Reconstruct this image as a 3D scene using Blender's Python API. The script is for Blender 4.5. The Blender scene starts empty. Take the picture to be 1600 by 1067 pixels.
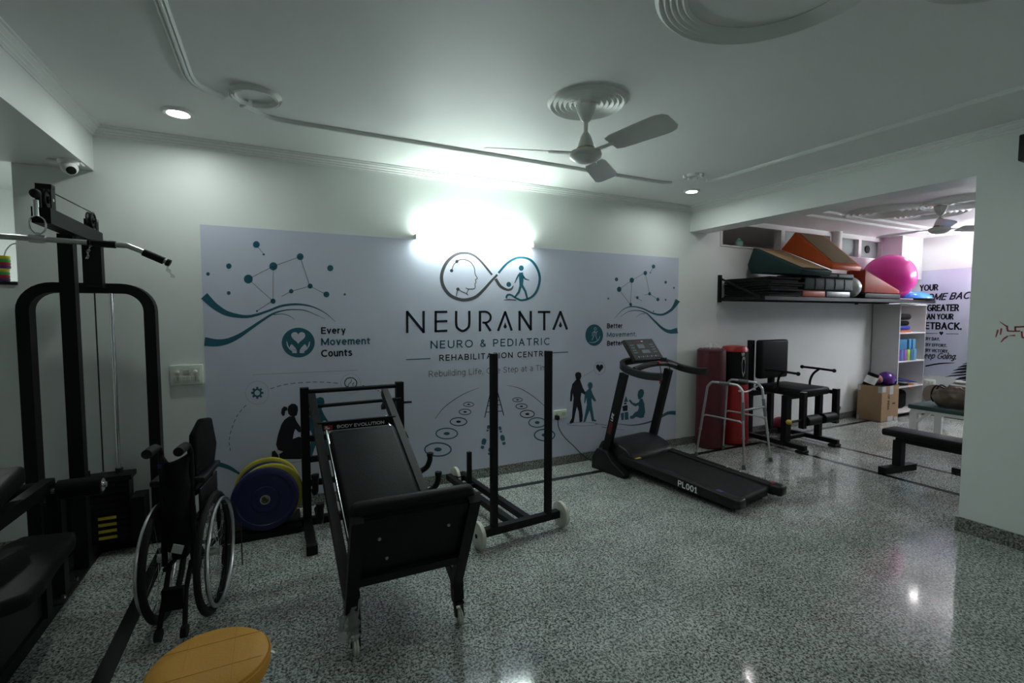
import bpy, bmesh, math, random
from mathutils import Vector, Matrix
random.seed(4)
scene = bpy.context.scene
COL = scene.collection
PI = math.pi

# ------------------------------------------------------------------ camera
FPX, YAW, PITCH, HC = 747.4, math.radians(26.34), math.radians(-3.255), 1.5
cam_d = bpy.data.cameras.new('camera'); cam = bpy.data.objects.new('camera', cam_d); COL.objects.link(cam)
cam.location = (0, 0, HC); cam.rotation_euler = (PI/2 + PITCH, 0, -YAW)
cam_d.sensor_width = 36.0; cam_d.lens = FPX / 1600 * 36; cam_d.clip_start = 0.05; cam_d.clip_end = 60
scene.camera = cam
# ------------------------------------------------------------------ world, exposure
w = bpy.data.worlds.new('world'); scene.world = w; w.use_nodes = True
w.node_tree.nodes['Background'].inputs[0].default_value = (0.6, 0.7, 0.68, 1)
w.node_tree.nodes['Background'].inputs[1].default_value = 0.02
vs = scene.view_settings
vs.view_transform = 'Standard'; vs.look = 'None'; vs.gamma = 1.0; vs.use_curve_mapping = False
vs.exposure = 2.5
TUBE_E, FAR_TUBE_E, DOWN_E, REAR_E, FARDOWN_E, ALCOVE_E, BACKFILL_E = 11.5, 26.0, 31.0, 20.0, 44.0, 95.0, 7.0

# ------------------------------------------------------------------ helpers
def newmat(name, col, rough=0.5, metal=0.0, var=0.0, scale=8.0, bump=0.0, bscale=60.0, coat=0.0, spec=0.5, trans=0.0, alpha=1.0, sheen=0.0):
    m = bpy.data.materials.new(name); m.use_nodes = True
    nt = m.node_tree; b = nt.nodes['Principled BSDF']
    b.inputs['Base Color'].default_value = (*col, 1); b.inputs['Roughness'].default_value = rough
    b.inputs['Metallic'].default_value = metal; b.inputs['Coat Weight'].default_value = coat
    b.inputs['Specular IOR Level'].default_value = spec
    b.inputs['Transmission Weight'].default_value = trans; b.inputs['Alpha'].default_value = alpha
    b.inputs['Sheen Weight'].default_value = sheen
    tc = nt.nodes.new('ShaderNodeTexCoord')
    if var > 0:
        n = nt.nodes.new('ShaderNodeTexNoise'); n.inputs['Scale'].default_value = scale; n.inputs['Detail'].default_value = 4
        nt.links.new(tc.outputs['Object'], n.inputs['Vector'])
        r = nt.nodes.new('ShaderNodeValToRGB')
        r.color_ramp.elements[0].position = 0.3; r.color_ramp.elements[1].position = 0.7
        r.color_ramp.elements[0].color = (*[c*(1-var) for c in col], 1); r.color_ramp.elements[1].color = (*[min(1, c*(1+var)) for c in col], 1)
        nt.links.new(n.outputs['Fac'], r.inputs['Fac']); nt.links.new(r.outputs['Color'], b.inputs['Base Color'])
    if bump > 0:
        n2 = nt.nodes.new('ShaderNodeTexNoise'); n2.inputs['Scale'].default_value = bscale; n2.inputs['Detail'].default_value = 3
        nt.links.new(tc.outputs['Object'], n2.inputs['Vector'])
        bp = nt.nodes.new('ShaderNodeBump'); bp.inputs['Strength'].default_value = bump; bp.inputs['Distance'].default_value = 0.01
        nt.links.new(n2.outputs['Fac'], bp.inputs['Height']); nt.links.new(bp.outputs['Normal'], b.inputs['Normal'])
    return m

def emat(name, col, e):
    m = bpy.data.materials.new(name); m.use_nodes = True
    b = m.node_tree.nodes['Principled BSDF']
    b.inputs['Base Color'].default_value = (*col, 1)
    b.inputs['Emission Color'].default_value = (*col, 1); b.inputs['Emission Strength'].default_value = e
    return m

def granite(name, light, dark, mid, s=1.0, rough=0.08):
    m = bpy.data.materials.new(name); m.use_nodes = True
    nt = m.node_tree; b = nt.nodes['Principled BSDF']; L = nt.links.new
    tc = nt.nodes.new('ShaderNodeTexCoord')
    def ramp(sock, stops):
        r = nt.nodes.new('ShaderNodeValToRGB'); cr = r.color_ramp
        cr.elements[0].position, cr.elements[0].color = stops[0][0], (*stops[0][1], 1)
        cr.elements[1].position, cr.elements[1].color = stops[-1][0], (*stops[-1][1], 1)
        for p, c in stops[1:-1]: cr.elements.new(p).color = (*c, 1)
        L(sock, r.inputs['Fac']); return r.outputs['Color']
    def noise(sc, det, rg=0.5):
        n = nt.nodes.new('ShaderNodeTexNoise'); n.inputs['Scale'].default_value = sc; n.inputs['Detail'].default_value = det; n.inputs['Roughness'].default_value = rg
        L(tc.outputs['Object'], n.inputs['Vector']); return n.outputs['Fac']
    def mul(a, c, f=1.0):
        x = nt.nodes.new('ShaderNodeMix'); x.data_type = 'RGBA'; x.blend_type = 'MULTIPLY'; x.inputs[0].default_value = f
        L(a, x.inputs[6]); L(c, x.inputs[7]); return x.outputs[2]
    v = nt.nodes.new('ShaderNodeTexVoronoi'); v.inputs['Scale'].default_value = 108*s
    L(tc.outputs['Object'], v.inputs['Vector'])
    sep = nt.nodes.new('ShaderNodeSeparateColor'); L(v.outputs['Color'], sep.inputs['Color'])
    base = ramp(sep.outputs['Red'], [(0, mid), (.28, mid), (.42, light), (1, light)])
    fl = ramp(noise(86*s, 3, .6), [(0, (1, 1, 1)), (.50, (1, 1, 1)), (.57, dark), (1, dark)])
    v2 = nt.nodes.new('ShaderNodeTexVoronoi'); v2.inputs['Scale'].default_value = 170*s
    L(tc.outputs['Object'], v2.inputs['Vector'])
    sep2 = nt.nodes.new('ShaderNodeSeparateColor'); L(v2.outputs['Color'], sep2.inputs['Color'])
    sp2 = ramp(sep2.outputs['Green'], [(0, dark), (.10, dark), (.15, (1, 1, 1)), (1, (1, 1, 1))])
    big = noise(3.2, 7, .7); cl = ramp(big, [(.32, (.66, .67, .66)), (.6, (1, 1, 1))])
    L(mul(mul(mul(base, fl, .85), sp2, .7), cl), b.inputs['Base Color'])
    mr = nt.nodes.new('ShaderNodeMapRange'); mr.inputs['To Min'].default_value = rough*0.7; mr.inputs['To Max'].default_value = rough*1.5
    L(big, mr.inputs['Value']); L(mr.outputs['Result'], b.inputs['Roughness'])
    return m

M = {}
M['wall'] = newmat('wall paint', (0.80, 0.83, 0.81), 0.45, var=0.02, scale=2, bump=0.03, bscale=30)
M['ceil'] = newmat('ceiling paint', (0.80, 0.82, 0.80), 0.55, var=0.015, scale=1.5)
M['farceil'] = newmat('far ceiling paint', (0.82, 0.78, 0.79), 0.6, var=0.015, scale=1.5)
M['plaster'] = newmat('plaster moulding', (0.80, 0.82, 0.80), 0.5)
M['granite'] = granite('granite floor', (0.64, 0.67, 0.64), (0.10, 0.105, 0.10), (0.36, 0.385, 0.36))
M['skirt'] = granite('granite skirting', (0.36, 0.375, 0.34), (0.12, 0.125, 0.115), (0.20, 0.21, 0.19), 1.0, 0.3)
M['blackstone'] = newmat('black granite strip', (0.016, 0.017, 0.017), 0.18, var=0.3, scale=90)
M['mural'] = newmat('vinyl mural', (0.61, 0.635, 0.76), 0.22, var=0.01, scale=3)
M['teal'] = newmat('teal print', (0.014, 0.112, 0.165), 0.28)
M['navy'] = newmat('dark print', (0.014, 0.014, 0.022), 0.35, spec=0.25)
M['grey'] = newmat('grey print', (0.075, 0.078, 0.088), 0.3)
M['lilac'] = newmat('pale print', (0.63, 0.64, 0.75), 0.25)
M['hair'] = newmat('fine line print', (0.20, 0.21, 0.24), 0.3)
M['blk'] = newmat('black powder coat', (0.0075, 0.0078, 0.0082), 0.5, spec=0.18, var=0.15, scale=14, bump=0.05, bscale=200)
M['vinyl'] = newmat('black vinyl upholstery', (0.0095, 0.0102, 0.0108), 0.55, spec=0.12, var=0.12, scale=6, bump=0.12, bscale=90)
M['rubber'] = newmat('black rubber', (0.010, 0.010, 0.0105), 0.65, spec=0.25, var=0.1, scale=20)
M['plastic'] = newmat('black moulded plastic', (0.011, 0.0115, 0.012), 0.45, spec=0.3, bump=0.04, bscale=250)
M['fabric'] = newmat('black nylon fabric', (0.007, 0.007, 0.0075), 0.85, spec=0.15, var=0.2, scale=12, bump=0.2, bscale=140)
M['chrome'] = newmat('chrome', (0.75, 0.76, 0.77), 0.14, 1.0, var=0.03, scale=20)
M['alu'] = newmat('aluminium', (0.62, 0.63, 0.63), 0.28, 1.0, var=0.04, scale=20)
M['cable'] = newmat('black cable', (0.012, 0.012, 0.012), 0.5)
M['white'] = newmat('white plastic', (0.82, 0.83, 0.81), 0.35)
M['ivory'] = newmat('ivory switch plastic', (0.68, 0.72, 0.64), 0.35)
M['ivory2'] = newmat('ivory switch key', (0.52, 0.56, 0.50), 0.4)
M['nylon'] = newmat('off white nylon', (0.66, 0.64, 0.56), 0.5, var=0.12, scale=25)
M['yellow'] = newmat('mustard upholstery', (0.62, 0.29, 0.025), 0.55, var=0.06, scale=5, bump=0.1, bscale=120)
M['blue'] = newmat('navy blue rubber', (0.012, 0.014, 0.085), 0.4, var=0.08, scale=10)
M['plateyel'] = newmat('yellow rubber', (0.42, 0.36, 0.03), 0.45, var=0.08, scale=10)
M['decal'] = newmat('white decal', (0.80, 0.82, 0.80), 0.4)
M['reddecal'] = newmat('red decal', (0.30, 0.02, 0.02), 0.4)
M['dullred'] = newmat('dull red stripe', (0.07, 0.008, 0.008), 0.5)
M['ydecal'] = newmat('yellow sticker', (0.60, 0.45, 0.04), 0.45)
M['pdecal'] = newmat('purple sticker', (0.08, 0.06, 0.22), 0.45)
M['maroon'] = newmat('maroon leather', (0.085, 0.010, 0.018), 0.4, var=0.15, scale=8, bump=0.1, bscale=40)
M['red'] = newmat('red leather', (0.38, 0.012, 0.012), 0.38, var=0.1, scale=8, bump=0.06, bscale=40)
M['orange'] = newmat('orange vinyl', (0.52, 0.095, 0.028), 0.36, spec=0.06, var=0.05, scale=6)
M['brick'] = newmat('rust red vinyl', (0.30, 0.05, 0.03), 0.45, spec=0.06, var=0.05, scale=6)
M['salmon'] = newmat('salmon vinyl', (0.52, 0.14, 0.10), 0.4, spec=0.06, var=0.05, scale=6)
M['dkgreen'] = newmat('dark green vinyl', (0.018, 0.040, 0.038), 0.55, spec=0.06, var=0.1, scale=6, bump=0.08, bscale=25)
M['tan'] = newmat('tan canvas', (0.36, 0.25, 0.13), 0.7, var=0.08, scale=9)
M['olive'] = newmat('olive canvas', (0.20, 0.14, 0.07), 0.7, var=0.08, scale=9)
M['pink'] = newmat('pink ball vinyl', (0.70, 0.035, 0.33), 0.22, var=0.03, scale=4)
M['silver'] = newmat('silver ball vinyl', (0.42, 0.45, 0.45), 0.25, 0.2)
M['skyblue'] = newmat('sky blue vinyl', (0.03, 0.24, 0.72), 0.2)
M['purple'] = newmat('purple ball vinyl', (0.09, 0.02, 0.20), 0.25)
M['card'] = newmat('brown cardboard', (0.30, 0.195, 0.105), 0.75, var=0.06, scale=7)
M['cabinet'] = newmat('grey white laminate', (0.62, 0.60, 0.60), 0.45, var=0.03, scale=5)
M['frame'] = newmat('white window frame', (0.78, 0.76, 0.76), 0.45)
M['glass'] = newmat('frosted window glass', (0.60, 0.68, 0.67), 0.2, trans=0.55, alpha=1.0)
M['table'] = newmat('green table vinyl', (0.04, 0.085, 0.075), 0.3, var=0.05, scale=6)
M['bag'] = newmat('bronze leather', (0.13, 0.105, 0.08), 0.3, 0.25, var=0.2, scale=12, bump=0.4, bscale=14)
M['redpaint'] = newmat('faded red paint', (0.33, 0.045, 0.04), 0.6, var=0.3, scale=40)
M['screen'] = newmat('lcd glass', (0.10, 0.12, 0.14), 0.15)
M['lcd'] = newmat('lcd window', (0.25, 0.29, 0.33), 0.2)
M['console'] = newmat('console panel', (0.055, 0.06, 0.062), 0.3, var=0.2, scale=40)
M['wrap'] = newmat('clear plastic wrap', (0.75, 0.78, 0.77), 0.18, trans=0.75, bump=0.8, bscale=45)
M['fan'] = newmat('white fan enamel', (0.74, 0.75, 0.72), 0.28)
M['brass'] = newmat('brass trim', (0.45, 0.36, 0.22), 0.3, 1.0)
M['lamp'] = emat('tube light diffuser', (0.86, 1.0, 0.94), TUBE_E)
M['farlamp'] = emat('far tube diffuser', (0.95, 0.97, 1.0), FAR_TUBE_E)
M['down'] = emat('downlight lens', (0.90, 1.0, 0.95), DOWN_E)
M['rearfill'] = emat('rear fill lamp lens', (0.90, 1.0, 0.95), REAR_E)
M['fardown'] = emat('far downlight lens', (1.0, 0.96, 0.97), FARDOWN_E)
M['alcove'] = emat('alcove lamp lens', (0.92, 1.0, 0.97), ALCOVE_E)
M['backfill'] = emat('added back room lens', (1.0, 0.97, 0.93), BACKFILL_E)

class MB:
    def __init__(s): s.bm = bmesh.new()
    def _add(s, verts, faces):
        vs_ = [s.bm.verts.new(v) for v in verts]
        for f in faces:
            try: s.bm.faces.new([vs_[i] for i in f])
            except ValueError: pass
        return s
    def box(s, c, d, R=None):
        c = Vector(c); out = []
        for i in range(8):
            v = Vector(((i & 1)-.5, ((i >> 1) & 1)-.5, ((i >> 2) & 1)-.5)); v = Vector((v.x*d[0], v.y*d[1], v.z*d[2]))
            out.append(c + (R @ v if R else v))
        return s._add(out, [(0, 2, 3, 1), (4, 5, 7, 6), (0, 1, 5, 4), (2, 6, 7, 3), (0, 4, 6, 2), (1, 3, 7, 5)])
    def ext(s, x0, x1, y0, y1, z0, z1): return s.box(((x0+x1)/2, (y0+y1)/2, (z0+z1)/2), (x1-x0, y1-y0, z1-z0))
    def rbox(s, c, d, r, R=None, seg=3):
        t = bmesh.new(); c = Vector(c)
        bmesh.ops.create_cube(t, size=1.0)
        for v in t.verts: v.co = Vector((v.co.x*d[0], v.co.y*d[1], v.co.z*d[2]))
        bmesh.ops.bevel(t, geom=list(t.edges), offset=r, segments=seg, profile=0.5, affect='EDGES')
        return s._merge(t, c, R)
    def _merge(s, t, c=Vector(), R=None):
        t.verts.index_update(); vs_ = [s.bm.verts.new(c + (R @ v.co if R else v.co)) for v in t.verts]
        for f in t.faces:
            try: s.bm.faces.new([vs_[v.index] for v in f.verts])
            except ValueError: pass
        t.free(); return s
    def bar(s, p, q, w, h, up=(0, 0, 1)):
        p = Vector(p); q = Vector(q); d = (q-p); L = d.length; d.normalize(); up = Vector(up)
        x = d.cross(up)
        if x.length < 1e-4: x = d.cross(Vector((0, 1, 0)))
        x.normalize(); z = x.cross(d)
        R = Matrix((x, d, z)).transposed()
        return s.box((p+q)/2, (w, L, h), R)
    def tube(s, pts, r, n=10, closed=False, caps=True):
        pts = [Vector(p) for p in pts]; k = len(pts); rs = r if isinstance(r, (list, tuple)) else [r]*k
        T = []
        for i in range(k):
            if closed: t = pts[(i+1) % k]-pts[i-1]
            else: t = pts[min(i+1, k-1)]-pts[max(i-1, 0)]
            T.append(t.normalized())
        u = T[0].orthogonal().normalized(); rings = []
        for i in range(k):
            u = u - T[i]*u.dot(T[i])
            if u.length < 1e-5: u = T[i].orthogonal()
            u.normalize(); v = T[i].cross(u)
            rings.append([s.bm.verts.new(pts[i]+(u*math.cos(2*PI*j/n)+v*math.sin(2*PI*j/n))*rs[i]) for j in range(n)])
        for i in range(k if closed else k-1):
            a, b = rings[i], rings[(i+1) % k]
            for j in range(n):
                try: s.bm.faces.new([a[j], a[(j+1) % n], b[(j+1) % n], b[j]])
                except ValueError: pass
        if caps and not closed: s.bm.faces.new(rings[0][::-1]); s.bm.faces.new(rings[-1])
        return s
    def cyl(s, p, q, r, n=20, r2=None): return s.tube([p, q], [r, r if r2 is None else r2], n)
    def lathe(s, prof, c=(0, 0, 0), ax=(0, 0, 1), n=32, sx=1, sy=1, cap=True):
        c = Vector(c); ax = Vector(ax).normalized(); u = Vector((1, 0, 0)) if abs(ax.z) > 0.99 else ax.orthogonal().normalized(); v = ax.cross(u)
        rings = []
        for r, z in prof:
            if r < 1e-6: rings.append([s.bm.verts.new(c+ax*z)])
            else: rings.append([s.bm.verts.new(c+ax*z+u*math.cos(2*PI*j/n)*r*sx+v*math.sin(2*PI*j/n)*r*sy) for j in range(n)])
        for a, b in zip(rings, rings[1:]):
            for j in range(n):
                f = [a[j % len(a)], a[(j+1) % len(a)], b[(j+1) % len(b)], b[j % len(b)]]
                g = []
                for x in f:
                    if x not in g: g.append(x)
                if len(g) > 2:
                    try: s.bm.faces.new(g)
                    except ValueError: pass
        return s
    def prism(s, pts, off):
        off = Vector(off); a = [Vector(p) for p in pts]; n = len(a)
        return s._add(a+[p+off for p in a], [tuple(range(n))[::-1], tuple(range(n, 2*n))]+[(i, (i+1) % n, n+(i+1) % n, n+i) for i in range(n)])
    def rprism(s, pts, off, r, seg=3):
        t = bmesh.new(); off = Vector(off); a = [Vector(p) for p in pts]; n = len(a)
        vs_ = [t.verts.new(p) for p in a+[p+off for p in a]]
        for f in [tuple(range(n))[::-1], tuple(range(n, 2*n))]+[(i, (i+1) % n, n+(i+1) % n, n+i) for i in range(n)]: t.faces.new([vs_[i] for i in f])
        bmesh.ops.recalc_face_normals(t, faces=list(t.faces))
        bmesh.ops.bevel(t, geom=list(t.edges), offset=r, segments=seg, profile=0.5, affect='EDGES')
        return s._merge(t)
    def sphere(s, c, r, n=24, sc=(1, 1, 1)):
        t = bmesh.new(); bmesh.ops.create_uvsphere(t, u_segments=n, v_segments=max(8, n//2), radius=r)
        for v in t.verts: v.co = Vector((v.co.x*sc[0], v.co.y*sc[1], v.co.z*sc[2]))
        return s._merge(t, Vector(c))
    def torus(s, c, ax, R, r, n=40, m=8, sx=1, sy=1):
        c = Vector(c); ax = Vector(ax).normalized(); u = Vector((1, 0, 0)) if abs(ax.z) > .99 else ax.orthogonal().normalized(); v = ax.cross(u)
        return s.tube([c+u*math.cos(2*PI*i/n)*R*sx+v*math.sin(2*PI*i/n)*R*sy for i in range(n)], r, m, closed=True)
    def sweep(s, pts, prof, closed=False):
        # horizontal polyline in world (x, y, z); prof = [(across, down)]
        pts = [Vector(p) for p in pts]; k = len(pts); rings = []
        for i in range(k):
            if closed: a, b = pts[i-1], pts[(i+1) % k]
            else: a, b = pts[max(i-1, 0)], pts[min(i+1, k-1)]
            t = (b-a); t.z = 0; t.normalize(); nrm = Vector((-t.y, t.x, 0))
            if 0 < i < k-1 or closed:
                t1 = (pts[i]-pts[i-1]).normalized(); m = 1/max(0.5, abs(t1.dot(t)))
            else: m = 1
            rings.append([s.bm.verts.new(pts[i]+nrm*(x*m)-Vector((0, 0, z))) for x, z in prof])
        n = len(prof)
        for i in range(k if closed else k-1):
            a, b = rings[i], rings[(i+1) % k]
            for j in range(n-1): s.bm.faces.new([a[j], a[j+1], b[j+1], b[j]])
        if not closed:
            s.bm.faces.new(rings[0]); s.bm.faces.new(rings[-1][::-1])
        return s
    def build(s, name, mat, parent=None, smooth=True, angle=35):
        bmesh.ops.remove_doubles(s.bm, verts=list(s.bm.verts), dist=1e-6) if False else None
        bmesh.ops.recalc_face_normals(s.bm, faces=list(s.bm.faces))
        me = bpy.data.meshes.new(name); s.bm.to_mesh(me); s.bm.free()
        me.materials.append(M[mat] if isinstance(mat, str) else mat)
        if smooth and len(me.polygons):
            me.polygons.foreach_set('use_smooth', [True]*len(me.polygons)); me.set_sharp_from_angle(angle=math.radians(angle))
        o = bpy.data.objects.new(name, me); COL.objects.link(o)
        if parent: o.parent = parent
        return o

def tag(o, label, cat, group=None):
    o['label'] = label; o['category'] = cat
    if group: o['group'] = group
    return o
def thing(name, label, cat, loc=(0, 0, 0), rz=0.0, group=None):
    o = bpy.data.objects.new(name, None); COL.objects.link(o); o.empty_display_size = 0.1
    o.location = loc; o.rotation_euler = (0, 0, math.radians(rz)); return tag(o, label, cat, group)
def struct(o, label=None, cat=None):
    o['kind'] = 'structure'
    if label: o['label'] = label
    if cat: o['category'] = cat
    return o
def lab(o, label): o['label'] = label; return o
def copy_tree(o, parent=None):
    c = o.copy(); COL.objects.link(c); c.parent = parent
    for ch in list(o.children): copy_tree(ch, c)
    return c
def arc(c, r, a0, a1, n, f): return [f(c, r*math.cos(a0+(a1-a0)*i/n), r*math.sin(a0+(a1-a0)*i/n)) for i in range(n+1)]
def catmull(P, n=8):
    P = [Vector(p) for p in P]; out = []
    Q = [P[0]*2-P[1]]+P+[P[-1]*2-P[-2]]
    for i in range(1, len(Q)-2):
        a, b, c, d = Q[i-1], Q[i], Q[i+1], Q[i+2]
        for j in range(n):
            t = j/n
            out.append(0.5*((2*b)+(c-a)*t+(2*a-5*b+4*c-d)*t*t+(3*b-3*c+d-a)*t**3))
    out.append(P[-1]); return out

# ------------------------------------------------------------------ room dimensions
D = 4.0; ZC = 2.705; XB = 4.22; XB2 = 4.48; YP = 1.535; ZB = 2.425; XL = -1.018; XF = 8.7; ZF = 2.63
Y0 = -2.6; XW = -3.2
# floor
struct(MB().ext(XW, XF, Y0, D+.15, -.1, 0).build('floor', 'granite'), 'polished speckled grey granite floor', 'floor')
for i, (a, b, c, d) in enumerate([(-.71, -.64, Y0, 3.69), (-.64, 5.04, 3.63, 3.69), (5.04, 5.10, .2, 3.69), (5.66, 5.71, .2, 3.78), (5.71, 8.6, 3.72, 3.78)]):
    struct(MB().ext(a, b, c, d, 0.0, .0012).build('trim_%d' % (i+1), 'blackstone', smooth=False), 'black stone inlay strip in floor', 'floor strip')
# back wall with its openings
m = MB(); T = .15
m.ext(-1.411, 4.70, D, D+T, 0, 2.75); m.ext(XW, -1.411, D, D+T, 0, 1.68)
m.ext(4.70, 8.13, D, D+T, 0, 2.30); m.ext(4.70, 8.13, D, D+T, 2.60, 2.75); m.ext(8.13, XF+.15, D, D+T, 0, 2.75)
struct(m.build('wall_back', 'wall', smooth=False), 'white painted back wall with high windows and a pass-through', 'wall')
struct(MB().ext(XF, XF+.15, Y0, D, 0, 2.75).build('wall_far', 'wall', smooth=False), 'white far wall of the adjoining bay', 'wall')
struct(MB().ext(XW-.15, XW, Y0, D+.15, 0, 2.75).build('wall_left', 'wall', smooth=False), 'white left wall', 'wall')
struct(MB().ext(XW, XF, Y0-.15, Y0, 0, 2.75).build('wall_front', 'wall', smooth=False), 'white wall opposite the mural', 'wall')
# pier wall and beam
m = MB(); m.ext(XB, XB2, Y0, YP, 0, 2.75); m.ext(XB, XB2, YP, D, ZB, 2.75)
struct(m.build('wall_right', 'wall', smooth=False), 'white right pier wall with beam over the wide opening', 'wall')
# left dropped beam
struct(MB().ext(XW, XL, Y0, D, 2.42, 2.75).build('trim_6', 'wall', smooth=False), 'white dropped beam along the left', 'beam')
# block in the far corner
struct(MB().ext(8.13, XF, 3.74, D, 2.02, ZF+.02).build('trim_7', 'wall', smooth=False), 'white boxed beam end in the far corner', 'beam')
# ceilings
struct(MB().ext(XL-.02, XB+.02, Y0, D, ZC, ZC+.08).build('ceiling', 'ceil', smooth=False), 'white plaster ceiling of the main room', 'ceiling')
struct(MB().ext(XB2-.02, XF, Y0, D, ZF, ZF+.08).build('ceiling_far', 'farceil', smooth=False), 'pinkish white ceiling of the far bay', 'ceiling')
# crown mouldings
cp = [(0, .066), (.006, .066), (.006, .058), (.014, .052), (.014, .044), (.026, .036), (.026, .030), (.040, .020), (.040, .012), (.052, .010), (.052, 0), (0, 0)]
def crown(name, p, q, lbl): struct(MB().sweep([p, q], cp).build(name, 'plaster', angle=20), lbl, 'crown moulding')
crown('trim_8', (XB, D, ZC), (XL, D, ZC), 'stepped crown moulding above the mural') if False else None
def crown2(name, p, q, inward, lbl):
    pr = [(x if inward > 0 else -x, z) for x, z in cp]
    struct(MB().sweep([p, q], pr).build(name, 'plaster', angle=20), lbl, 'crown moulding')
crown2('trim_8', (XL, D, ZC), (XB, D, ZC), -1, 'stepped plaster crown moulding over the mural wall')
crown2('trim_9', (XB, Y0, ZC), (XB, D, ZC), 1, 'stepped plaster crown moulding over the right beam')
crown2('trim_10', (XL, Y0, ZC), (XL, D, ZC), -1, 'stepped plaster crown moulding along the left beam')
# raised ceiling strip
sp = [(-.024, 0), (-.024, .008), (-.016, .016), (-.010, .010), (-.004, .018), (.004, .018), (.010, .010), (.016, .016), (.024, .008), (.024, 0)]
p1 = [(-.363, Y0, ZC)]+[tuple(v) for v in catmull([(-.363, 2.93, ZC), (-.345, 3.02, ZC), (-.285, 3.10, ZC), (-.225, 3.155, ZC)], 5)]
struct(MB().sweep(p1, sp).build('trim_11', 'plaster', angle=25), 'ridged plaster strip on the ceiling at left', 'ceiling moulding')
p2 = [tuple(v) for v in catmull([(-.135, 3.215, ZC), (-.07, 3.28, ZC), (.0, 3.335, ZC), (.12, 3.358, ZC)], 5)]+[(3.15, 3.37, ZC), (3.22, 3.36, ZC), (3.27, 3.33, ZC)]
struct(MB().sweep(p2, sp).build('trim_12', 'plaster', angle=25), 'long ridged plaster strip on the ceiling before the mural', 'ceiling moulding')
p3 = [(3.50, 3.14, ZC), (3.54, 3.11, ZC), (3.56, 3.06, ZC), (3.60, Y0, ZC)]
struct(MB().sweep(p3, sp).build('trim_13', 'plaster', angle=25), 'long ridged plaster strip on the ceiling at right', 'ceiling moulding')
def ring_arc(c, r, a0, a1, n=14): return [(c[0]+r*math.cos(a0+(a1-a0)*i/n), c[1]+r*math.sin(a0+(a1-a0)*i/n), ZC) for i in range(n+1)]
def corner_ring(name, c, r, lbl, gaps):
    t = thing(name, lbl, 'ceiling ornament', (0, 0, 0)); wd = r*.16
    pr = [(x/.024*wd, z*1.3) for x, z in sp]
    for a0, a1 in gaps: MB().sweep(ring_arc(c, r, a0, a1), pr).build('ring_segment', 'plaster', t, angle=25)
    t['kind'] = 'structure'
corner_ring('trim_14', (-.065, 3.055), .115, 'small broken plaster ring on the ceiling at left', [(.1, 1.75), (2.0, 3.3), (3.6, 6.1)])
corner_ring('trim_15', (3.29, 3.09), .075, 'small broken plaster ring above the right downlight', [(.3, 1.3), (1.7, 2.8), (3.2, 4.4), (4.8, 6.0)])
def medallion(name, c, r0, r1, lbl, z=ZC, n=6, amp=.010, kind='ceil'):
    prof = [(r0, -.0005), (r0, -.004)]; k = n*6
    for i in range(k+1):
        f = i/k; prof.append((r0+(r1-r0)*f, -.004-amp*(0.5-0.5*math.cos(2*PI*n*f))))
    prof += [(r1+.002, -.003), (r1+.004, -.0005)]
    struct(MB().lathe(prof, (c[0], c[1], z), n=72).build(name, 'plaster', angle=60), lbl, 'ceiling rose')
medallion('trim_16', (1.625, 2.32), .05, .222, 'ridged round plaster ceiling rose above the fan', amp=.014)
medallion('trim_17', (1.64, 1.18), .30, .413, 'big ridged plaster ring on the ceiling at the top', n=5, amp=.011)
medallion('trim_18', (2.19, .60), .30, .413, 'ridged plaster ring at the top right of the ceiling', n=5, amp=.011)
for i, (x, y, r0, r1) in enumerate([(6.05, 2.95, .10, .40), (6.25, 2.33, .10, .40), (6.62, 2.80, .10, .34)]):
    medallion('trim_%d' % (19+i), (x, y), r0, r1, 'ridged plaster ring on the far bay ceiling', ZF, 5, .014)
for i, y in enumerate((3.24, 3.43)):
    struct(MB().sweep([(4.6, y, ZF), (8.5, y, ZF)], sp).build('trim_%d' % (22+i), 'plaster', angle=25), 'plaster strip on the far bay ceiling', 'ceiling moulding')
# skirtings
struct(MB().ext(-1.9, 8.6, D-.012, D, 0, .086).build('baseboard_back', 'skirt', smooth=False), 'grey granite skirting along the back wall', 'skirting')
struct(MB().ext(XB-.014, XB2+.014, Y0, YP+.014, 0, .10).build('baseboard_right', 'skirt', smooth=False), 'grey granite skirting around the right pier', 'skirting')
struct(MB().ext(XF-.012, XF, Y0, 3.98, 0, .09).build('baseboard_far', 'skirt', smooth=False), 'grey granite skirting along the far wall', 'skirting')

# --------------------------------------------------- alcove room behind pass-through, back room behind windows
m = MB(); m.ext(XW, 1.0, 6.6, 6.7, 0, 2.8); m.ext(-1.0, -.9, 4.15, 6.6, 0, 2.8); m.ext(XW-.1, XW, 4.15, 6.7, 0, 2.8); m.ext(XW, -.9, 4.15, 6.7, 2.75, 2.85)
struct(m.build('wall_alcove', 'wall', smooth=False), 'bright white room behind the pass-through', 'wall')
struct(MB().ext(XW, -1.411, 3.99, 4.19, 1.68, 1.70).build('window_1', 'blackstone', smooth=False), 'dark stone ledge of the pass-through', 'ledge')
m = MB(); m.ext(4.4, 8.9, 6.4, 6.5, 1.2, 2.9); m.ext(4.4, 4.5, 4.15, 6.4, 1.2, 2.9); m.ext(8.8, 8.9, 4.15, 6.4, 1.2, 2.9); m.ext(4.4, 8.9, 4.15, 6.5, 2.85, 2.95); m.ext(4.4, 8.9, 4.15, 6.5, 1.1, 1.2)
m.ext(4.4, 8.9, 6.34, 6.4, 2.36, 2.44); m.ext(4.4, 8.9, 6.34, 6.4, 2.56, 2.60)
struct(m.build('wall_backroom', 'farceil', smooth=False), 'dim store room behind the high windows', 'wall')

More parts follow.
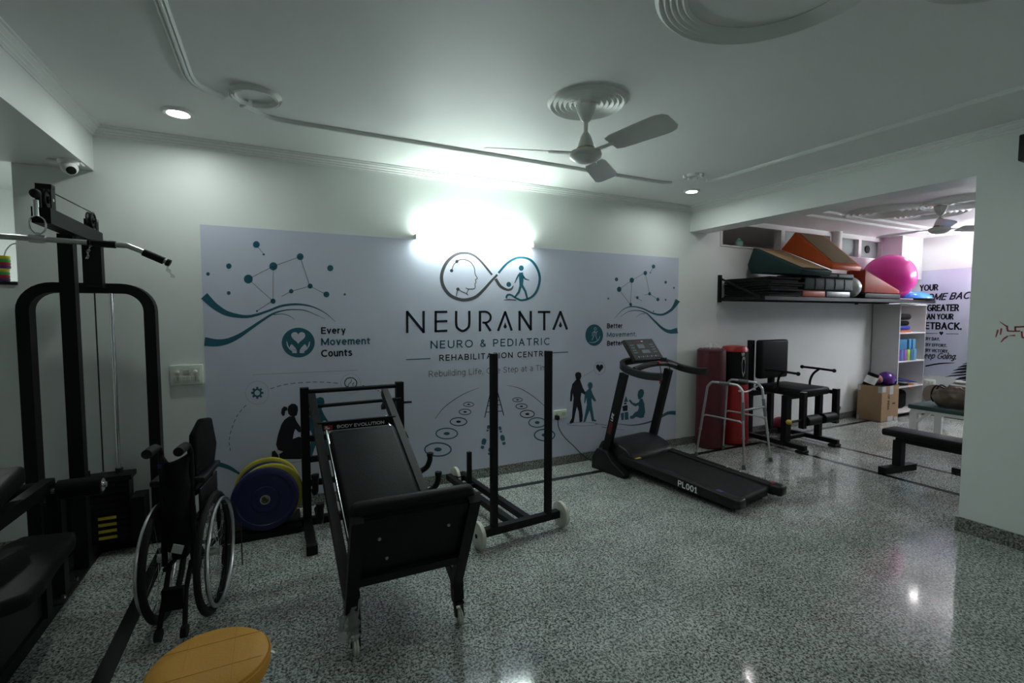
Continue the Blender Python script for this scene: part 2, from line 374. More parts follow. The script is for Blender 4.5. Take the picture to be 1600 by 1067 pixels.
def window(name, x0, x1, z0, z1, lbl, glass=True, fw=.035):
    m = MB(); y0, y1 = D-.012, D+.09
    m.ext(x0, x0+fw, y0, y1, z0, z1); m.ext(x1-fw, x1, y0, y1, z0, z1); m.ext(x0+fw, x1-fw, y0, y1, z1-fw, z1); m.ext(x0+fw, x1-fw, y0, y1, z0, z0+.018)
    o = struct(m.build(name, 'frame', smooth=False), lbl, 'window')
    if glass: MB().ext(x0+fw, x1-fw, D+.045, D+.05, z0+.018, z1-fw).build('pane', 'glass', o, smooth=False)
    return o
window('window_2', 4.70, 5.83, 2.30, 2.60, 'unglazed high window beside the beam, darkest of the row', False)
window('window_3', 5.83, 6.86, 2.30, 2.60, 'high window behind the orange wedge')
window('window_4', 7.06, 7.54, 2.30, 2.60, 'narrow high window right of the round post')
w5 = window('window_5', 7.54, 8.13, 2.30, 2.60, 'high window with a round black opening')
MB().cyl((7.82, D+.043, 2.45), (7.82, D+.03, 2.45), .055, 28).build('vent_opening', 'rubber', w5)
struct(MB().cyl((6.95, D+.0, 2.30), (6.95, D+.0, 2.63), .085, 28).build('trim_24', 'frame'), 'round white post between the high windows', 'post')
tag(MB().lathe([(0, 0), (.045, 0), (.05, .02), (.05, .06), (.03, .085), (.02, .09), (.02, .105), (0, .105)], (5.10, 4.06, 2.318), n=20).build('jar', newmat('pale green plastic', (.25, .5, .42), .4)), 'pale green jar on the sill of the dark high window', 'jar')

# ------------------------------------------------------------------ lamps
def downlight(x, y, z, r, matn, lbl, group=None):
    t = thing('downlight', lbl, 'downlight', (x, y, z), 0, group)
    MB().lathe([(r*.62, .0), (r*.62, -.004), (r*.72, -.012), (r*.92, -.014), (r, -.006), (r, 0)], n=40).build('trim_ring', 'white', t)
    MB().lathe([(0, -.003), (r*.62, -.003), (r*.62, 0), (0, 0)], n=32).build('lens', matn, t)
downlight(-.488, 3.515, ZC, .083, 'down', 'round ceiling downlight near the left corner')
downlight(3.685, 3.48, ZC, .075, 'down', 'round ceiling downlight in the corner above the mural, by the beam')
for x, y, q in ((.9, -1.5, 'left'), (3.7, .3, 'right'), (2.3, -.9, 'middle')): downlight(x, y, ZC, .08, 'rearfill', 'unseen fill downlight assumed behind the viewer, %s one' % q, 'unseen fill downlights behind the viewer')  # unseen lamps assumed behind the camera, tuned to fill the room
downlight(-1.72, 4.86, 2.75, .12, 'alcove', 'bright ceiling lamp in the room behind the pass-through')
downlight(4.70, 3.46, ZF, .055, 'fardown', 'small downlight in the far bay just behind the beam')
downlight(8.30, 3.47, ZF, .05, 'fardown', 'small downlight in the far bay near the far wall')
downlight(6.3, 1.2, ZF, .08, 'fardown', 'small added downlight in the far bay, unseen behind the pier')  # added lamp, out of view, lights the enclosed part of the bay
downlight(6.3, 5.4, 2.85, .09, 'backfill', 'lamp added to light the space behind the high windows')  # added lamp, gives the space behind the windows some light
def tube_light(name, c, L, along, face, matn, lbl):
    c = Vector(c); a = Vector(along); f = Vector(face)
    t = thing(name, lbl, 'tube light', c)
    R = Matrix((a, f, Vector((0, 0, 1)))).transposed()
    MB().box(f*.014, (L, .028, .036), R).build('housing', 'white', t, smooth=False)
    for s in (-1, 1): MB().box(a*s*(L/2-.012)+f*.045, (.020, .045, .042), R).build('end_cap', 'white', t, smooth=False)
    MB().cyl(a*(-L/2+.024)+f*.052, a*(L/2-.024)+f*.050, .024, 20).build('tube', matn, t)
tube_light('tube_light', (1.62, D-.006, 2.145), 1.12, (1, 0, 0), (0, -1, 0), 'lamp', 'glowing white tube light over the mural logo')
tube_light('tube_light', (XF-.006, 2.46, 2.16), 1.2, (0, -1, 0), (-1, 0, 0), 'farlamp', 'tube light on the far wall mostly hidden by the pier')

# ------------------------------------------------------------------ ceiling fans
def fan(name, c, zc, drop, angs, blade, lbl):
    t = thing(name, lbl, 'ceiling fan', (c[0], c[1], zc))
    zt = -drop
    MB().lathe([(0, 0), (.055, 0), (.056, -.01), (.05, -.04), (.03, -.085), (.015, -.10), (0, -.10)], n=32).build('canopy', 'fan', t)
    MB().cyl((0, 0, -.09), (0, 0, zt+.09), .012, 16).build('rod', 'fan', t)
    MB().lathe([(0, zt+.10), (.014, zt+.10), (.03, zt+.075), (.045, zt+.03), (.047, zt+.012), (.047, zt)], n=32).build('motor_cap', 'fan', t)
    MB().lathe([(.05, zt+.012), (.052, zt+.012), (.056, zt-.002), (.05, zt-.002)], n=32).build('trim_band', 'brass', t)
    MB().lathe([(0, zt), (.06, zt), (.088, zt-.012), (.092, zt-.028), (.088, zt-.042), (.06, zt-.062), (.03, zt-.07), (0, zt-.072)], n=40).build('motor_housing', 'fan', t)
    for a in angs:
        a = math.radians(a); d = Vector((math.cos(a), math.sin(a), 0)); p = Vector((-d.y, d.x, 0))
        zb = zt-.018
        pts = []
        for f, wv in ((.0, .050), (.1, .062), (.5, .068), (.85, .072), (.95, .062), (1.0, .040)):
            pts.append((f, wv))
        L0, L1 = .19, blade
        up = [d*(L0+(L1-L0)*f)+p*wv+Vector((0, 0, zb-wv*.30)) for f, wv in pts]; dn = [d*(L0+(L1-L0)*f)-p*wv+Vector((0, 0, zb+wv*.30)) for f, wv in pts]
        b = MB().prism(up+dn[::-1], (0, 0, .004)).build('blade', 'fan', t)
        MB().bar(d*.075+Vector((0, 0, zb)), d*.215+Vector((0, 0, zb)), .03, .006).build('blade_arm', 'fan', b)
fan('ceiling_fan', (1.62, 2.32), ZC-.012, .255, (-80, 40, 162), .58, 'white three-blade ceiling fan in front of the mural')
fan('ceiling_fan', (6.20, 2.53), ZF-.012, .215, (88, -28, 208), .58, 'white ceiling fan in the far bay behind the pier')

# ------------------------------------------------------------------ mural
SY, CY, SP_, CP_ = math.sin(YAW), math.cos(YAW), math.sin(PITCH), math.cos(PITCH)
FW = Vector((SY*CP_, CY*CP_, SP_)); RT = Vector((CY, -SY, 0)); DN = FW.cross(RT)
def ray(px, py): return FW+RT*((px-800)/FPX)+DN*((py-533.5)/FPX)
class Wall:
    """flat print laid out in the photograph's frame, carried onto its own wall plane"""
    def __init__(s, axis, v, step): s.axis, s.v, s.step = axis, v, step
    def at(s, px, py, layer=0):
        r = ray(px, py); i = s.axis; o = Vector((0, 0, HC)); p = o+r*((s.v-o[i])/r[i]); p[i] = s.v-s.step*(layer+1); return p
    def put(s, u, z, layer=0):   # u = horizontal wall coordinate
        p = Vector((u, 0, z)) if s.axis == 1 else Vector((0, u, z)); p[s.axis] = s.v-s.step*(layer+1); return p
class Print:
    def __init__(s, wall, layer=0): s.w, s.l, s.mb = wall, layer, MB()
    def poly(s, pts):
        vs_ = [s.mb.bm.verts.new(s.w.at(x, y, s.l)) for x, y in pts]
        try: s.mb.bm.faces.new(vs_)
        except ValueError: pass
        return s
    def disc(s, x, y, rx, ry=None, n=24):
        ry = ry or rx; return s.poly([(x+rx*math.cos(2*PI*i/n), y+ry*math.sin(2*PI*i/n)) for i in range(n)])
    def line(s, pts, wd, smooth=0, closed=False):
        ws = wd if isinstance(wd, (list, tuple)) else [wd]*len(pts)
        P = [Vector((x, y, q)) for (x, y), q in zip(pts, ws)]
        if smooth: P = catmull(P, smooth)
        k = len(P); L = []
        for i in range(k):
            a = P[i-1] if (closed or i) else P[i]; b = P[(i+1) % k] if (closed or i < k-1) else P[i]
            t = Vector((b.x-a.x, b.y-a.y)); t = t.normalized() if t.length else Vector((1, 0)); nn = Vector((-t.y, t.x))*P[i].z/2
            L.append((s.mb.bm.verts.new(s.w.at(P[i].x+nn.x, P[i].y+nn.y, s.l)), s.mb.bm.verts.new(s.w.at(P[i].x-nn.x, P[i].y-nn.y, s.l))))
        for i in range(k if closed else k-1):
            a, b = L[i], L[(i+1) % k]
            try: s.mb.bm.faces.new([a[0], a[1], b[1], b[0]])
            except ValueError: pass
        return s
    def seg(s, pts, wd):
        for a, b in zip(pts, pts[1:]): s.line([a, b], wd)
        return s
    def ring(s, x, y, rx, ry, wd, n=36): return s.line([(x+rx*math.cos(2*PI*i/n), y+ry*math.sin(2*PI*i/n)) for i in range(n)], wd, closed=True)
    def dashes(s, pts, wd, on, off):
        P = catmull([(x, y, 0) for x, y in pts], 24); acc = 0; cur = [P[0]]; draw = True
        for a, b in zip(P, P[1:]):
            acc += (b-a).length; cur.append(b)
            if acc > (on if draw else off):
                if draw: s.line([(q.x, q.y) for q in cur], wd)
                draw = not draw; acc = 0; cur = [b]
        return s
    def build(s, name, mat, parent): return s.mb.build(name, mat, parent, smooth=False)
def _el(cx, cy, rx, ry, a0, a1, n=14): return ('c', [(cx+rx*math.cos(math.radians(a0+(a1-a0)*i/n)), cy+ry*math.sin(math.radians(a0+(a1-a0)*i/n))) for i in range(n+1)])
def _l(*p): return ('l', list(p))
def _c(*p): return ('c', list(p))
_o = lambda: _el(.25, .37, .25, .37, 0, 360, 20)
GLYPH = {   # plain sans letters drawn as strokes: (advance, strokes), cap height 1
 'A': (.70, [_l((0, 0), (.35, 1), (.70, 0)), _l((.12, .34), (.58, .34))]), 'B': (.60, [_l((0, 0), (0, 1)), _l((0, 1), (.33, 1)), _el(.33, .76, .23, .24, 90, -90), _l((.33, .52), (0, .52)), _el(.34, .26, .26, .26, 90, -90), _l((.34, 0), (0, 0))]),
 'C': (.70, [_el(.44, .5, .44, .5, 48, 312, 20)]), 'D': (.68, [_l((0, 0), (0, 1)), _l((0, 1), (.28, 1)), _el(.28, .5, .40, .5, 90, -90, 18), _l((.28, 0), (0, 0))]),
 'E': (.52, [_l((0, 0), (0, 1)), _l((0, 1), (.52, 1)), _l((0, .53), (.46, .53)), _l((0, 0), (.52, 0))]), 'F': (.50, [_l((0, 0), (0, 1)), _l((0, 1), (.50, 1)), _l((0, .5), (.44, .5))]),
 'G': (.76, [_el(.44, .5, .44, .5, 48, 325, 20), _l((.80, .22), (.80, .47), (.50, .47))]), 'H': (.66, [_l((0, 0), (0, 1)), _l((.66, 0), (.66, 1)), _l((0, .52), (.66, .52))]), 'I': (.02, [_l((0, 0), (0, 1))]),
 'K': (.60, [_l((0, 0), (0, 1)), _l((.58, 1), (.02, .42)), _l((.18, .58), (.62, 0))]), 'L': (.48, [_l((0, 1), (0, 0), (.48, 0))]), 'M': (.84, [_l((0, 0), (0, 1)), _l((0, 1), (.42, .12)), _l((.42, .12), (.84, 1)), _l((.84, 1), (.84, 0))]),
 'N': (.68, [_l((0, 0), (0, 1)), _l((0, 1), (.68, 0)), _l((.68, 0), (.68, 1))]), 'O': (.86, [_el(.43, .5, .43, .5, 0, 360, 26)]), 'P': (.56, [_l((0, 0), (0, 1)), _l((0, 1), (.30, 1)), _el(.30, .73, .26, .27, 90, -90), _l((.30, .46), (0, .46))]),
 'R': (.60, [_l((0, 0), (0, 1)), _l((0, 1), (.30, 1)), _el(.30, .74, .26, .26, 90, -90), _l((.30, .48), (0, .48)), _l((.30, .46), (.60, 0))]), 'S': (.54, [_c((.51, .84), (.42, .96), (.27, 1), (.1, .95), (.03, .78), (.1, .62), (.28, .53), (.47, .43), (.55, .25), (.47, .07), (.28, 0), (.1, .04), (0, .17))]),
 'T': (.60, [_l((0, 1), (.60, 1)), _l((.30, 1), (.30, 0))]), 'U': (.66, [_l((0, 1), (0, .34)), _el(.33, .34, .33, .34, 180, 360, 16), _l((.66, .34), (.66, 1))]), 'V': (.66, [_l((0, 1), (.33, 0), (.66, 1))]), 'Y': (.62, [_l((0, 1), (.31, .46)), _l((.62, 1), (.31, .46)), _l((.31, .5), (.31, 0))]),
 '0': (.52, [_el(.26, .5, .26, .5, 0, 360, 24)]), '1': (.30, [_l((.02, .78), (.22, .97)), _l((.22, 1), (.22, 0)), _l((.06, 0), (.38, 0))]), '&': (.66, [_c((.66, 0), (.40, .38), (.16, .70), (.14, .88), (.27, 1), (.41, .90), (.37, .74), (.13, .5), (.02, .27), (.12, .06), (.3, 0), (.5, .12), (.62, .44))]),
 'a': (.44, [_c((.05, .64), (.2, .74), (.37, .70), (.43, .54), (.44, .4)), _l((.44, .5), (.44, 0)), _c((.43, .43), (.2, .41), (.04, .32), (.03, .14), (.15, 0), (.32, .05), (.43, .2))]), 'b': (.50, [_l((0, 0), (0, 1.06)), _o()]), 'd': (.50, [_l((.5, 0), (.5, 1.06)), _o()]),
 'e': (.49, [_l((.02, .39), (.48, .39)), _el(.25, .37, .245, .37, 3, 318, 20)]), 'f': (.30, [_l((.13, 0), (.13, .84)), _c((.13, .84), (.17, 1.0), (.34, 1.06)), _l((0, .70), (.30, .70))]), 'g': (.50, [_o(), _l((.5, .74), (.5, -.05)), _c((.5, -.05), (.43, -.25), (.24, -.32), (.05, -.25))]),
 'i': (.02, [_l((0, 0), (0, .74)), _l((0, .92), (0, 1.05))]), 'l': (.02, [_l((0, 0), (0, 1.06))]), 'm': (.76, [_l((0, 0), (0, .74)), _c((0, .5), (.08, .68), (.21, .74), (.35, .67), (.38, .48)), _l((.38, .5), (.38, 0)), _c((.38, .5), (.46, .68), (.59, .74), (.73, .67), (.76, .48)), _l((.76, .5), (.76, 0))]),
 'n': (.44, [_l((0, 0), (0, .74)), _c((0, .5), (.1, .69), (.25, .74), (.40, .67), (.44, .48)), _l((.44, .5), (.44, 0))]), 'o': (.50, [_o()]), 'p': (.50, [_l((0, -.32), (0, .74)), _o()]), 'r': (.28, [_l((0, 0), (0, .74)), _c((0, .48), (.1, .68), (.29, .73))]),
 's': (.40, [_c((.38, .63), (.3, .72), (.2, .74), (.07, .70), (.03, .57), (.09, .46), (.21, .39), (.35, .32), (.41, .18), (.34, .05), (.2, 0), (.07, .03), (0, .12))]), 't': (.30, [_l((.12, .93), (.12, .17)), _c((.12, .17), (.17, .03), (.32, .02)), _l((0, .70), (.31, .70))]),
 'u': (.44, [_l((0, .74), (0, .26)), _c((0, .26), (.06, .05), (.21, 0), (.36, .06), (.44, .26)), _l((.44, .74), (.44, 0))]), 'v': (.44, [_l((0, .74), (.22, 0), (.44, .74))]), 'y': (.44, [_l((0, .74), (.22, .02)), _l((.44, .74), (.14, -.31))]),
 '.': (.02, [_l((0, 0), (0, .10))]), ',': (.03, [_l((.03, .10), (-.02, -.14))])}
def lettering(name, body, mat, parent, place, width, height, weight=.14, shear=0.0, space=1.0):
    """place(u, v) -> Vector ; width and cap height in metres; weight = stroke width / cap height"""
    x = 0; S = []; gap = (.20+weight*.55)*space
    for ch in body:
        if ch == ' ': x += .42*space; continue
        adv, st = GLYPH[ch]; S += [(k, [(x+a, b) for a, b in p]) for k, p in st]; x += adv+gap
    x -= gap; wd = weight*height; sx = (width-wd)/x; m = MB()
    hh = height-wd
    def mp(p): return Vector((p[0]*sx+wd/2+p[1]*hh*shear, p[1]*hh+wd/2, 0))
    def quad(P):
        k = len(P); Ls = []
        for i in range(k):
            t = (P[min(i+1, k-1)]-P[max(i-1, 0)]).normalized()
            if (P[0]-P[-1]).length < 1e-6 and i in (0, k-1): t = (P[1]-P[-2]).normalized()
            n = Vector((-t.y, t.x, 0))*wd/2; a = P[i]+n; b = P[i]-n
            Ls.append((m.bm.verts.new(place(a.x, a.y)), m.bm.verts.new(place(b.x, b.y))))
        for a, b in zip(Ls, Ls[1:]): m.bm.faces.new([a[0], a[1], b[1], b[0]])
    for k, p in S:
        P = [mp(q) for q in p]
        if k == 'c': quad(catmull(P, 3) if len(P) < 14 else P)
        else:
            for a, b in zip(P, P[1:]):
                t = (b-a).normalized()*wd*.42; quad([a-t, b+t])
    return m.build(name, mat, parent, smooth=False)
def wtext(name, body, wall, mat, parent, left, right, top, weight=.14, shear=0.0, layer=1, space=1.0, tilt=0.0):
    a = wall.at(*left); b = wall.at(*right); h = wall.at(left[0], top).z-a.z
    i = 0 if wall.axis == 1 else 1; sgn = 1 if i == 0 else -1
    wd = abs(b[i]-a[i])
    return lettering(name, body, mat, parent, lambda u, v: wall.put(a[i]+sgn*u, a.z+v+tilt*u, layer), wd, h, weight, shear, space)

WB = Wall(1, D-.004, .0007)
mural = tag(MB().ext(-.453, 4.054, D-.004, D-.0002, .09, 2.127).build('printed_mural', 'mural', smooth=False), 'pale lilac printed mural with teal logo covering the back wall', 'mural')
# molecule motif, left
for x, y, r in [(400.5, 382, 5.3), (412, 397.5, 1.8), (357.5, 415.7, 4.2), (325, 428, 2.8), (357.4, 457.8, 3), (427, 416, 6.3), (388, 436, 7), (469, 401, 5.3), (516, 419, 4.8), (484.7, 447, 4), (455, 455, 3.5), (510, 460, 4.6), (538.6, 460, 1.8), (426.6, 470.5, 4), (401.6, 486, 1.6)]: Print(WB).disc(x, y, r).build('molecule_dot', 'teal', mural)
p = Print(WB)
for a, b in [((388, 436), (427, 416)), ((427, 416), (469, 401)), ((427, 416), (426.6, 470)), ((388, 436), (426, 470)), ((426, 470), (401, 486)), ((469, 401), (484, 447)), ((484, 447), (455, 455)), ((455, 455), (440, 463)), ((484, 447), (510, 460)), ((400, 382), (412, 397))]: p.line([a, b], .75)
p.build('molecule_lines', 'grey', mural)
Print(WB).line([(319.0, 462), (327, 470.5), (338, 480), (355.6, 490), (382, 494.6), (400, 492), (420, 485.4), (441, 477.7), (466, 475.4), (489, 479.5), (509, 489.6), (524, 502.6)], [13, 12, 10, 8, 5, 4, 3.5, 3.5, 3, 2, 1.2, .5], 6).build('wave_ribbon', 'teal', mural)
Print(WB).line([(319.6, 533.5), (338, 535.6), (355.6, 533), (373.4, 525), (391, 513.3), (409, 501), (427, 490), (444.6, 484.8), (462, 483.6), (480, 486), (508, 498.5)], [14, 11.5, 9, 7, 5, 4, 3, 2, 1.6, 1.2, .4], 6).build('wave_ribbon', 'teal', mural)
Print(WB).line([(427, 491.6), (441, 490.6), (452, 493.5), (460, 499)], [1.2, 1, .8, .4], 6).build('wave_ribbon', 'teal', mural)
Print(WB).line([(326.5, 726), (335, 725.5), (344.6, 726), (359, 731), (370.9, 738), (381.4, 744)], [6, 7.5, 7, 6, 4, 1.5], 6).build('wave_ribbon', 'teal', mural)
# heart in hands badge
Print(WB).disc(466, 535.2, 25.8, 23.2, 48).build('round_badge', 'teal', mural)
p = Print(WB, 1)
def heart(cx, cy, s, sy=1.0): return [(cx+s*16*math.sin(t)**3/16, cy-s*sy*(13*math.cos(t)-5*math.cos(2*t)-2*math.cos(3*t)-math.cos(4*t))/16) for t in [2*PI*i/40 for i in range(40)]]
p.poly(heart(466, 526.5, 11, .95))
for sg in (-1, 1):
    p.poly([(466+sg*x, y) for x, y in [(17.5, 533), (16, 538), (14, 543.5), (8, 545.5), (2.5, 547), (2.2, 551.5), (9.3, 551.5), (9.3, 549), (13.5, 546), (17.3, 541), (18.6, 534)]])
    p.poly([(466+sg*x, y) for x, y in [(14, 543.5), (11.5, 538), (9, 538.5), (4, 544), (2.2, 547.5), (8, 547)]])
p.build('badge_icon', 'lilac', mural)
wtext('slogan_lettering', 'Every', WB, 'navy', mural, (501.7, 521.9), (540, 521.9), 511.2, .20)
wtext('slogan_lettering', 'Movement', WB, 'teal', mural, (501.7, 539.9), (578.6, 539.9), 528.4, .20)
wtext('slogan_lettering', 'Counts', WB, 'navy', mural, (501.7, 557.9), (550.5, 557.9), 546.4, .20)
Print(WB).line([(393.7, 585.6), (558.7, 578.1)], .5).build('fine_line', 'hair', mural)
# gear, brain, dashed arc
p = Print(WB); p.ring(402, 613.7, 5.6, 5.4, 2.6, 28)
for i in range(8):
    a = i*PI/4; p.line([(402+6.2*math.cos(a), 613.7+6*math.sin(a)), (402+9.6*math.cos(a), 613.7+9.2*math.sin(a))], 3.4)
p.build('gear_icon', 'teal', mural)
p = Print(WB); p.dashes([(360, 704.5), (358, 688.7), (362, 670), (371, 649), (388, 628.7)], .9, 5, 3.2); p.dashes([(421.9, 607.5), (440, 602), (457.5, 599), (487.5, 596.9), (510, 597.2), (530.6, 598.7)], .9, 7, 3.2); p.dashes([(566, 602), (579, 605), (592, 611), (602, 617.5)], .8, 3, 1.5)
p.build('dashed_arc', 'navy', mural)
p = Print(WB)
for cx, cy, r in ((402, 613.7, 18), (548, 599.5, 15.5)):
    for i in range(40):
        a = 2*PI*i/40; p.line([(cx+r*math.cos(a), cy+r*math.sin(a)), (cx+r*math.cos(a+.08), cy+r*math.sin(a+.08))], .8)
p.build('dotted_circles', 'hair', mural)
p = Print(WB); p.line([(540, 603), (538.6, 598), (541, 592.5), (546, 590.2), (552, 590.8), (556.5, 595), (557.4, 600), (555, 604), (550, 605), (548.5, 608), (545.5, 605.5), (540, 603)], 1.5, 5)
p.line([(544, 604), (545, 600), (548.5, 597), (549, 593)], 1, 4); p.line([(552, 603), (551, 600.5), (553.5, 597.5)], 1, 4)
p.build('brain_icon', 'navy', mural)
# kneeling woman
def cz(l, ox, oy, s): return [(ox+x/s, oy+y/s) for x, y in l]
p = Print(WB)
p.poly(cz([(398, 800), (402, 785), (415, 775), (430, 776), (440, 786), (442, 800), (440, 812), (436, 824), (424, 829), (410, 826), (401, 816)], 300, 340, 2.667))
p.poly(cz([(396, 790), (384, 786), (374, 796), (371, 815), (378, 827), (386, 824), (388, 808), (398, 800)], 300, 340, 2.667))
p.poly(cz([(405, 828), (428, 828), (434, 846), (452, 872), (470, 872), (492, 876), (492, 890), (468, 893), (444, 894), (430, 880), (424, 900), (420, 922), (447, 912), (462, 922), (458, 950), (470, 985), (478, 1003), (446, 1006), (366, 1006), (363, 985), (380, 975), (358, 968), (350, 945), (358, 905), (372, 862), (385, 842)], 300, 340, 2.667))
p.poly(cz([(360, 990), (345, 970), (333, 975), (332, 998), (350, 1003), (362, 1002)], 300, 340, 2.667))
p.build('kneeling_woman_silhouette', 'navy', mural)
p = Print(WB); p.poly(cz([(513, 770), (518, 754), (533, 747), (548, 752), (552, 768), (549, 786), (538, 798), (522, 796), (514, 784)], 300, 340, 2.667))
p.poly(cz([(518, 795), (540, 797), (550, 820), (566, 845), (580, 858), (572, 866), (556, 858), (545, 845), (548, 880), (560, 930), (575, 985), (556, 988), (538, 940), (524, 930), (510, 960), (500, 996), (484, 992), (492, 950), (500, 900), (490, 880), (484, 862), (490, 830), (504, 805)], 300, 340, 2.667))
p.build('crawling_child_silhouette', 'teal', mural)
p = Print(WB); p.poly(cz([(855, 735), (868, 738), (875, 750), (873, 765), (915, 764), (917, 772), (875, 776), (870, 800), (866, 830), (872, 860), (880, 878), (866, 880), (852, 840), (846, 880), (832, 880), (838, 820), (842, 778), (815, 774), (815, 766), (846, 764), (848, 745)], 300, 340, 2.667))
p.poly(cz([(840, 918), (846, 895), (870, 885), (892, 892), (904, 918)], 300, 340, 2.667)); p.poly(cz([(845, 924), (900, 924), (904, 932), (895, 938), (850, 938)], 300, 340, 2.667))
p.build('balancing_figure_silhouette', 'navy', mural)
Print(WB).line([(455, 723), (497, 717)], .7).build('fine_line', 'hair', mural)
# logo
L = lambda l: cz(l, 620, 380, 4.85)
p = Print(WB)
p.line(L([(722, 240), (640, 140), (580, 90), (515, 73), (440, 90), (375, 150), (340, 240), (350, 320), (400, 390), (470, 424), (530, 428), (600, 405), (660, 350), (715, 288), (762, 238)]), [3, 3.2, 3.6, 4, 4.4, 4.8, 5.2, 5.2, 5, 4.8, 4.8, 4.8, 4.4, 3.8, 3.4], 6)
p.line(L([(748, 270), (785, 325), (835, 352), (868, 346), (884, 320)]), [4.5, 4.5, 3.6, 3.2, .8], 6); p.line(L([(810, 432), (850, 427), (905, 431)]), [.8, 2, 1.5])
p.build('logo_loop_grey', 'grey', mural)
p = Print(WB)
p.line(L([(770, 226), (830, 157), (890, 118), (945, 107), (1010, 125), (1058, 180), (1083, 262), (1065, 350), (1020, 408), (950, 432), (905, 416), (870, 394), (846, 390), (832, 402), (832, 418)]), [3.4, 3.4, 3.4, 3.4, 3.6, 3.8, 3.8, 3.6, 3.4, 3.2, 3, 2.6, 3.2, 3, 2.2], 6)
p.disc(*L([(943, 188)])[0], 3.8, 4.3); p.disc(*L([(848, 312)])[0], 3.6, 3.9)
p.line(L([(940, 222), (944, 260), (943, 325)]), [6.4, 7.2, 5.6]); p.line(L([(926, 235), (908, 268), (893, 302)]), [2.8, 2.2, 1]); p.line(L([(954, 245), (972, 270), (1003, 280)]), [2.8, 2.4, 1])
p.line(L([(950, 322), (974, 365), (990, 424)]), [3.8, 3.4, 2.6]); p.line(L([(938, 326), (925, 368), (892, 412)]), [3.8, 3.4, 2.6])
p.build('logo_loop_teal', 'teal', mural)
p = Print(WB)
p.line(L([(415, 208), (430, 165), (453, 138)]), 1.2, 4); p.line(L([(453, 138), (485, 123), (520, 125), (560, 145), (588, 190), (593, 232), (610, 266), (597, 276), (600, 294), (592, 310), (593, 335), (580, 346), (540, 346), (522, 338)]), 1.3, 4)
p.line(L([(545, 346), (530, 380), (541, 393)]), 1.2, 3); p.line(L([(532, 382), (490, 365), (463, 348), (450, 402)]), 1.1, 3)
for a in ((415, 208), (455, 138), (463, 348)): p.disc(*L([a])[0], 2.6)
p.build('head_profile', 'grey', mural)
# title drawn as strokes
p = Print(WB); W_ = 3.8
p.seg(L([(79, 680), (79, 513)]), W_).seg(L([(75, 516), (207, 677)]), W_*1.1).seg(L([(203, 680), (203, 513)]), W_)
p.seg(L([(295, 675), (295, 513)]), W_); [p.seg(L([(290, a), (383, b)]), W_*.95) for a, b in ((521, 520), (593, 590), (667, 663))]
p.line(L([(450, 513), (450, 610), (462, 645), (500, 665), (538, 642), (549, 608), (549, 512)]), W_, 5)
p.seg(L([(630, 668), (630, 512)]), W_); p.line(L([(630, 520), (680, 521), (708, 545), (707, 580), (680, 601), (648, 601)]), W_*.9, 4); p.seg(L([(668, 600), (711, 665)]), W_)
for cx, y0, yb in ((821, 516, 664), (1240, 515, 656)):
    p.seg(L([(cx-54, yb), (cx+2, y0)]), W_*.95).seg(L([(cx-2, y0), (cx+50, yb-2)]), W_*.95)
    p.poly(L([(cx, yb-66), (cx+7, yb-46), (cx+13, yb-33), (cx+8, yb-21), (cx, yb-18), (cx-8, yb-21), (cx-13, yb-33), (cx-7, yb-46)]))
p.seg(L([(930, 662), (930, 513)]), W_*.95).seg(L([(926, 516), (1019, 659)]), W_*1.05).seg(L([(1015, 660), (1015, 513)]), W_*.95)
p.seg(L([(1068, 521), (1163, 521)]), W_*.95).seg(L([(1117, 516), (1117, 660)]), W_*.95)
p.build('title_lettering', 'navy', mural)
wtext('subtitle_lettering', 'NEURO & PEDIATRIC', WB, 'teal', mural, (672.8, 545), (858.6, 545), 532.2, .15, space=1.5)
wtext('subtitle_lettering', 'REHABILITATION CENTRE', WB, 'navy', mural, (686.4, 564.2), (855.5, 564.2), 554.4, .165, space=1.45)
wtext('tagline_lettering', 'Rebuilding Life, One Step at a Time.', WB, 'grey', mural, (670, 589.3), (861, 589.3), 579.6, .095)
p = Print(WB); p.line([(634.4, 561.9), (672.6, 560.2)], 1.5); p.line([(861.9, 551.3), (887.6, 550)], 1.5); p.build('accent_lines', 'teal', mural)
# stepping path
for nm, lst in (('target_rings', [(732.1, 631.8, 8.1, 3.4, 1), (726.6, 643.5, 9.3, 4.4, 1.1), (716.4, 658.8, 13, 6.2, 1.4), (808.5, 624.5, 7.5, 3.2, 1), (814.8, 634.8, 8.8, 4, 1.1), (823.9, 646.8, 11, 5.8, 1.4)]), ('target_rings_teal', [(698, 677.3, 16.8, 8.2, 1.8), (684.2, 702.2, 20.5, 10.3, 2.2), (839.4, 660.1, 13.2, 7.4, 1.6), (850.8, 679.6, 15.8, 8.9, 2)])):
    for x, y, a, b, wd in lst:
        r_ = Print(WB).ring(x, y, a, b, wd).build('target_ring', 'navy' if nm == 'target_rings' else 'teal', mural); Print(WB).disc(x, y, a*.29, b*.3).build('target_centre', 'navy' if nm == 'target_rings' else 'teal', r_)
p = Print(WB); p.line([(679.8, 653.9), (693.6, 636.9), (713, 622.2), (731, 612.5), (749.2, 605.5)], [.5, .9, .9, .7, .3], 6); p.line([(792.4, 601.9), (812.2, 606.8), (831.7, 618.2), (851.2, 634.4)], [.4, .8, .9, .7], 6)
p.line([(757.3, 652.3), (766.5, 612)], 1.4); p.line([(777.8, 614), (787.1, 649)], 1.4)
for y, a, b in ((643, 760, 785.5), (633, 762, 783), (626, 763.6, 781.2), (620.5, 764.8, 779.6), (616, 766, 778.5)): p.line([(a, y+.9), (b, y-.9)], 1.2)
p.build('ladder', 'navy', mural)
p = Print(WB)
